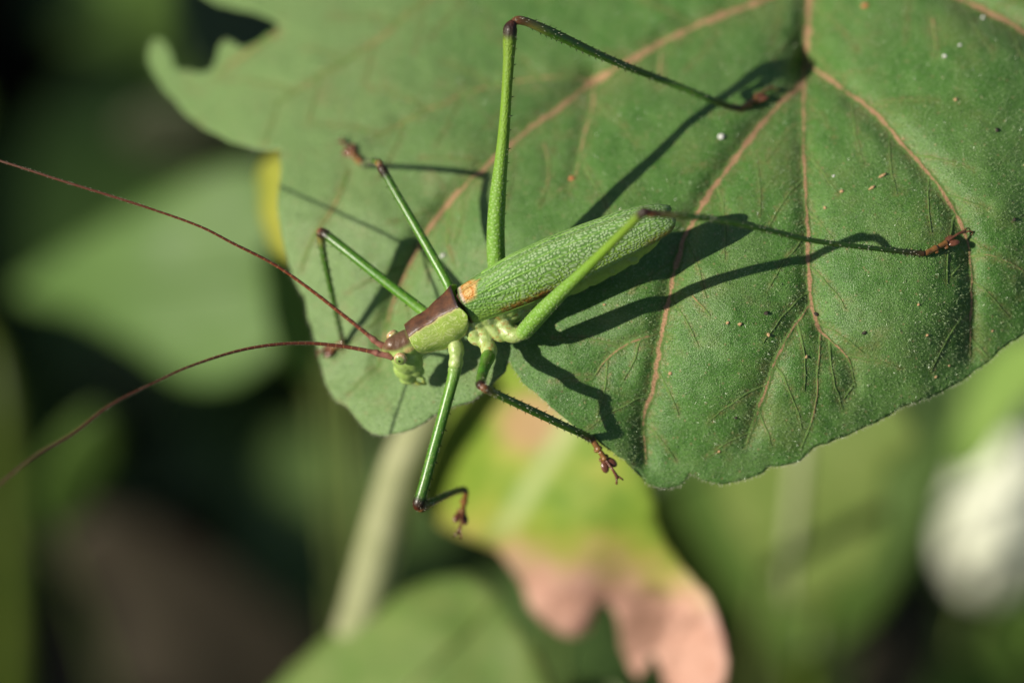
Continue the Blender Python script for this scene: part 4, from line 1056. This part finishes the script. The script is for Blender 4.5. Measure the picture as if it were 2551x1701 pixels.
def withered_material():
    m, nt, out = new_mat('leaf_withered'); g = N(nt); x, y, z = g.xyz(g.attr()); f = g.comb(x, y, 0.0)
    n = g.noise(f, 1/110, 3); nn = g.m('MULTIPLY', g.m('SUBTRACT', g.noise(f, 1/130, 2), 0.5), 190.0)
    c = g.ramp(n, [(0.3, (0.13, 0.23, 0.022)), (0.5, (0.19, 0.28, 0.032)), (0.7, (0.30, 0.34, 0.055))])
    dr = g.m('ADD', g.m('SUBTRACT', y, g.m('MULTIPLY', x, 0.20)), nn)      # dried end
    pink = g.mix(g.noise(f, 1/70, 2), (0.48, 0.24, 0.17), (0.68, 0.42, 0.33))
    c = g.mix(g.m('MULTIPLY', g.step(dr, 1000, 1110), 0.55), c, (0.46, 0.37, 0.09))
    c = g.mix(g.step(dr, 1060, 1180), c, pink)
    c = g.mix(g.m('MULTIPLY', g.step(g.noise(f, 1/75, 3), 0.54, 0.66), g.m('MULTIPLY', g.step(dr, 1120, 1200), 0.6)), c, (0.20, 0.10, 0.065))  # brown blotches painted in for the shaded crevices of the dried end
    dd_ = g.vm('DISTANCE', g.comb(x, y, 0.0), (1600.0, 1545.0, 0.0))
    c = g.mix(g.m('MULTIPLY', g.step(g.m('ADD', dd_, nn), 100, 30), 0.75), c, (0.13, 0.07, 0.045))  # dark patch painted in where a crevice would be in shade
    d1 = g.vm('DISTANCE', g.comb(g.m('MULTIPLY', x, 0.9), y, 0.0), (1190.0, 1055.0, 0.0))
    c = g.mix(g.m('MULTIPLY', g.step(d1, 110, 35), 0.7), c, (0.50, 0.27, 0.17))
    pl = g.m('ABSOLUTE', g.m('SUBTRACT', g.m('ADD', x, g.m('MULTIPLY', y, 0.62)), 2075.0))
    c = g.mix(g.m('MULTIPLY', g.step(pl, 60, 15), g.m('MULTIPLY', g.step(y, 1360, 1300), 0.55)), c, (0.40, 0.47, 0.20))
    g.surface(out, c, rough=0.5, spec=0.35, trans=0.15, tcolor=(0.6, 0.5, 0.15), normal=g.bump(g.noise(f, 1/40, 3), 0.4, 8)); return m
m_with = withered_material()
def zC(p): return [(800 + a*.511, 900 + b*.511) for a, b in p]
bg_leaf('withered_leaf', 'yellowing withered leaf with a torn pink dried end, below the hanging front leg',
    zC([(700, 60), (560, 300), (500, 480), (470, 620), (490, 710), (560, 790), (680, 860), (820, 895), (890, 950), (950, 1040), (1005, 1110), (995, 1180), (1040, 1240), (1130, 1310), (1240, 1360), (1300, 1360), (1325, 1290),
        (1330, 1190), (1370, 1140), (1440, 1180), (1450, 1290), (1460, 1400), (1520, 1520), (1555, 1580), (1580, 1470), (1600, 1400), (1640, 1410), (1650, 1520), (1680, 1600), (1700, 1640), (1900, 1660), (1975, 1560), (1965, 1400), (1935, 1250), (1860, 1120), (1760, 1010), (1690, 920), (1640, 800), (1600, 600), (1500, 300), (1300, 20), (1000, -60)]),
    [(x, y, z) for (x, y), z in zip(zC([(560, 400), (600, 780), (800, 600), (1000, 300), (1000, 1130), (1240, 1330), (1300, 1000), (1500, 1500), (1450, 1250), (1900, 1500), (1800, 1050), (1500, 600), (1350, 200)]),
        [-1900, -1900, -1650, -1500, -1750, -1700, -1450, -1650, -1750, -1300, -1350, -1300, -1300])], m_with, stem=zC([(1200, 20)])[0], stem_r=20, sdy=0.05)
bg_leaf('dry_leaf', 'small tan leaf tip at the very bottom below the withered leaf', d2([(1270, 1640), (1290, 1560), (1340, 1545), (1420, 1580), (1480, 1650), (1400, 1720)]),
    d2([(1290, 1560, -2000), (1400, 1600, -1900), (1350, 1700, -2100)]), m_olive, stem=d2([(1400, 1700)])[0])
# right side
bg_leaf('background_leaf', 'shaded green leaf with a pale rib hanging under the broad leaf', d2([(1620, 1000), (1640, 1120), (1700, 1250), (1770, 1360), (1830, 1400), (1910, 1380), (2000, 1310), (2040, 1200), (2030, 1090), (2120, 1020), (2050, 900), (1800, 860)]),
    d2([(1640, 1100, -3700), (1830, 1390, -3800), (1850, 1100, -3400), (2030, 1200, -3350), (2000, 950, -3200)]), m_olive,
    rib=d2([(1850, 900, 26), (1840, 1050, 26), (1825, 1200, 24), (1810, 1330, 16), (1815, 1390, 6)]), ribmat=m_rib, stem=d2([(1840, 890)])[0], stem_r=24)
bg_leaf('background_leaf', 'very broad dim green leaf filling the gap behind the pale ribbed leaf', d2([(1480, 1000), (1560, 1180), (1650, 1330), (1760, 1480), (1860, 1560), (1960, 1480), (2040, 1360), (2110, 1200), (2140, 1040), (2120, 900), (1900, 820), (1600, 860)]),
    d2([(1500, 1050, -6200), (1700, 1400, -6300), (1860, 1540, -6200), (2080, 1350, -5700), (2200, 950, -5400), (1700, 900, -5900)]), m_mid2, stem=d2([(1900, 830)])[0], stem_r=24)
bg_leaf('background_leaf', 'yellow green leaf beside the bright stem at the right', d2([(2190, 1060), (2210, 930), (2250, 830), (2330, 760), (2440, 780), (2430, 860), (2340, 950), (2270, 1060), (2220, 1110)]),
    d2([(2200, 1040, -5100), (2300, 800, -4800), (2440, 900, -4500), (2280, 1110, -5000)]), simple_leaf_material('leaf_bright', (0.20, 0.34, 0.07), (0.27, 0.40, 0.10), 0.25), stem=d2([(2420, 840)])[0])
m_white = plain_material('stem_whitish', (0.86, 0.89, 0.66), (0.90, 0.92, 0.76), 0.4, 1/200)
stalk('plant_stem', 'whitish bright stem with a rounded bent end at the right', d2([(2262, 1320, -8300), (2272, 1285, -8150), (2298, 1200, -8000), (2348, 1075, -7900), (2410, 930, -7800), (2480, 780, -7900)]), [45, 175, 215, 220, 212, 195], m_white, to_g=(0.05, 0.04))
bg_leaf('background_leaf', 'rounded dim green leaf below the bright stem', d2([(2270, 1480), (2290, 1400), (2350, 1370), (2430, 1400), (2450, 1500), (2400, 1580), (2310, 1570)]),
    d2([(2280, 1450, -5600), (2400, 1400, -5300), (2400, 1570, -5700)]), m_mid2, stem=d2([(2420, 1540)])[0])
m_gst = plain_material('stem_green', (0.05, 0.085, 0.005), (0.085, 0.12, 0.010), 0.5, 1/120)
stalk('plant_stem', 'upright dull green stem at the far left behind the antennae', d2([(-60, 740, -6700), (-20, 830, -6600), (5, 950, -6600), (15, 1100, -6700), (25, 1400, -6900), (20, 1700, -7200)]), [20, 48, 58, 62, 70, 75], m_gst, to_g=(0.0, -0.02))
stalk('plant_stem', 'short yellow green stem between the withered leaf and the grey green leaf', d2([(1900, 1330, -5000), (1880, 1420, -4900), (1868, 1500, -4900), (1850, 1640, -5100)]), [24, 42, 46, 48], m_gst, to_g=(0.0, 0.0))
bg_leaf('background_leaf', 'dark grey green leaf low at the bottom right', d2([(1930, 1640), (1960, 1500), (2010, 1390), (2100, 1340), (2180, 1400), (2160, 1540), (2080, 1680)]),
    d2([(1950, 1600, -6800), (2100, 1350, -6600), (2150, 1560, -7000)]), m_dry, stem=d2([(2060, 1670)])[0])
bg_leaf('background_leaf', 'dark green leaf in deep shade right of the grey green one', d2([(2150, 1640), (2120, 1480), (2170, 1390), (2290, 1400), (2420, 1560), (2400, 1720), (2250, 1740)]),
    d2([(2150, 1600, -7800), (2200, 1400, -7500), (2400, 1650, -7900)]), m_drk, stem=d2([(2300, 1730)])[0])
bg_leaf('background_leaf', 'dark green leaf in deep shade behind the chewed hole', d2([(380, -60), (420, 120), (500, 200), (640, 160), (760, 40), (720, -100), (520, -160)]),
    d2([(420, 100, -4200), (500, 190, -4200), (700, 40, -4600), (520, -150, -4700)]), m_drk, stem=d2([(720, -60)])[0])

# ------------------------------------------------------------------ unseen low bushes, added to shade the ground and cut skylight
m_bush = [simple_leaf_material('bush_leaf_%s' % n, a, b, 0.15, scale=1/400) for n, a, b in (('deep', (0.030, 0.062, 0.012), (0.055, 0.10, 0.02)), ('fresh', (0.05, 0.10, 0.02), (0.08, 0.14, 0.03)))]
m_twig = plain_material('twig', (0.05, 0.035, 0.02), (0.09, 0.065, 0.04), 0.8, 1/300)
def leaf_shape(n=7):
    """one pointed leaf, unit length, as a folded strip"""
    V = []; 
    for i in range(n):
        t = i/(n-1); w = 0.30*math.sin(math.pi*t**0.8)**0.9 if 0 < i < n-1 else 0.01
        z = 0.16*math.sin(t*math.pi) 
        V += [(t, -w, z+0.05*w*3), (t, 0, z), (t, w, z+0.05*w*3)]
    F = [(i*3+j, i*3+j+1, i*3+j+4, i*3+j+3) for i in range(n-1) for j in range(2)]
    return np.array(V), F
lsV, lsF = leaf_shape()
def bush(label, cx, cy, rx, ry, h, count, mi, seed, l0=0.045, l1=0.085, ceil=None):
    rg = np.random.default_rng(seed)
    e = bpy.data.objects.new('shade_bush', None); e.location = (cx, cy, 0); e.empty_display_size = 0.02
    e['label'] = label; e['category'] = 'bush'; col.objects.link(e)
    V = []; F = []; L = []
    stems = []
    for k in range(9):
        a = rg.uniform(0, 2*np.pi); r = rg.uniform(0.2, 0.9); hh = h*rg.uniform(0.6, 0.95)
        stems.append((np.array([0.15*rx*math.cos(a), 0.15*ry*math.sin(a), -0.01]), np.array([rx*r*math.cos(a)*0.8, ry*r*math.sin(a)*0.8, hh])))
    sv = []
    for a, b in stems:
        mid = (a+b)/2 + np.array([0, 0, 0.1*h]); t = tube(np.array([a, mid, b])/S, np.array([0.005, 0.0035, 0.0015])/S, 7, n=10); sv.append((t[0]*S, t[1], t[2]))
    v, f, l = join(sv); mesh_obj('stems', v, f, m_twig, parent=e, local=True)
    for k in range(count):
        a = rg.uniform(0, 2*np.pi); r = rg.uniform(0, 1)**0.5; zz = rg.uniform(0.06, 1.0)
        rr = r*math.sqrt(max(0.05, 1 - (zz*0.9)**3))
        p = np.array([rx*rr*math.cos(a), ry*rr*math.sin(a), h*zz])
        yaw = rg.uniform(0, 2*np.pi); pit = rg.uniform(-0.5, 0.5); ln = rg.uniform(l0, l1); rol = rg.uniform(-0.5, 0.5)
        q = np.array(Matrix.Rotation(yaw, 3, 'Z') @ Matrix.Rotation(pit, 3, 'Y') @ Matrix.Rotation(rol, 3, 'X'))
        o = len(V)*len(lsV)
        V.append(lsV*ln @ q.T + p); F += [tuple(i + o for i in fc) for fc in lsF]; L.append(lsV*400 + k*37)
    mesh_obj('foliage', np.vstack(V), F, m_bush[mi], parent=e, lp=np.vstack(L), local=True, kind='stuff')
def ground_cover():
    rg = np.random.default_rng(5); V = []; F = []; L = []
    for k in range(1500):
        p = np.array([rg.uniform(-0.4, 0.4), rg.uniform(-0.3, 0.7), rg.uniform(0.0, 0.07)]); ln = rg.uniform(0.025, 0.06)
        q = np.array(Matrix.Rotation(rg.uniform(0, 6.28), 3, 'Z') @ Matrix.Rotation(rg.uniform(-0.6, 0.3), 3, 'Y') @ Matrix.Rotation(rg.uniform(-0.5, 0.5), 3, 'X'))
        o = len(V)*len(lsV); V.append(lsV*ln @ q.T + p); F += [tuple(i + o for i in fc) for fc in lsF]; L.append(lsV*400 + k*37)
    g = mesh_obj('ground_cover', np.vstack(V), F, m_bush[1], lp=np.vstack(L), local=True)
    tag(g, 'low dark green ground cover on the shaded soil', 'ground cover', kind='stuff')
ground_cover()
bush('low dense dark bush, added to shade the ground, outside the picture on the sunny side', -0.43, -0.08, 0.21, 0.36, 0.26, 1000, 0, 11)
bush('low dark bush, added to shade the ground, outside the picture, further along the sunny side', -0.40, 0.46, 0.22, 0.26, 0.30, 700, 0, 12)
bush('low fresh green bush, added to cut skylight, outside the picture on the shaded side', 0.42, 0.12, 0.18, 0.32, 0.30, 500, 1, 13)
bush('low fresh green bush, added to cut skylight, outside the picture behind the leaf', 0.05, 0.58, 0.26, 0.18, 0.30, 500, 1, 14)
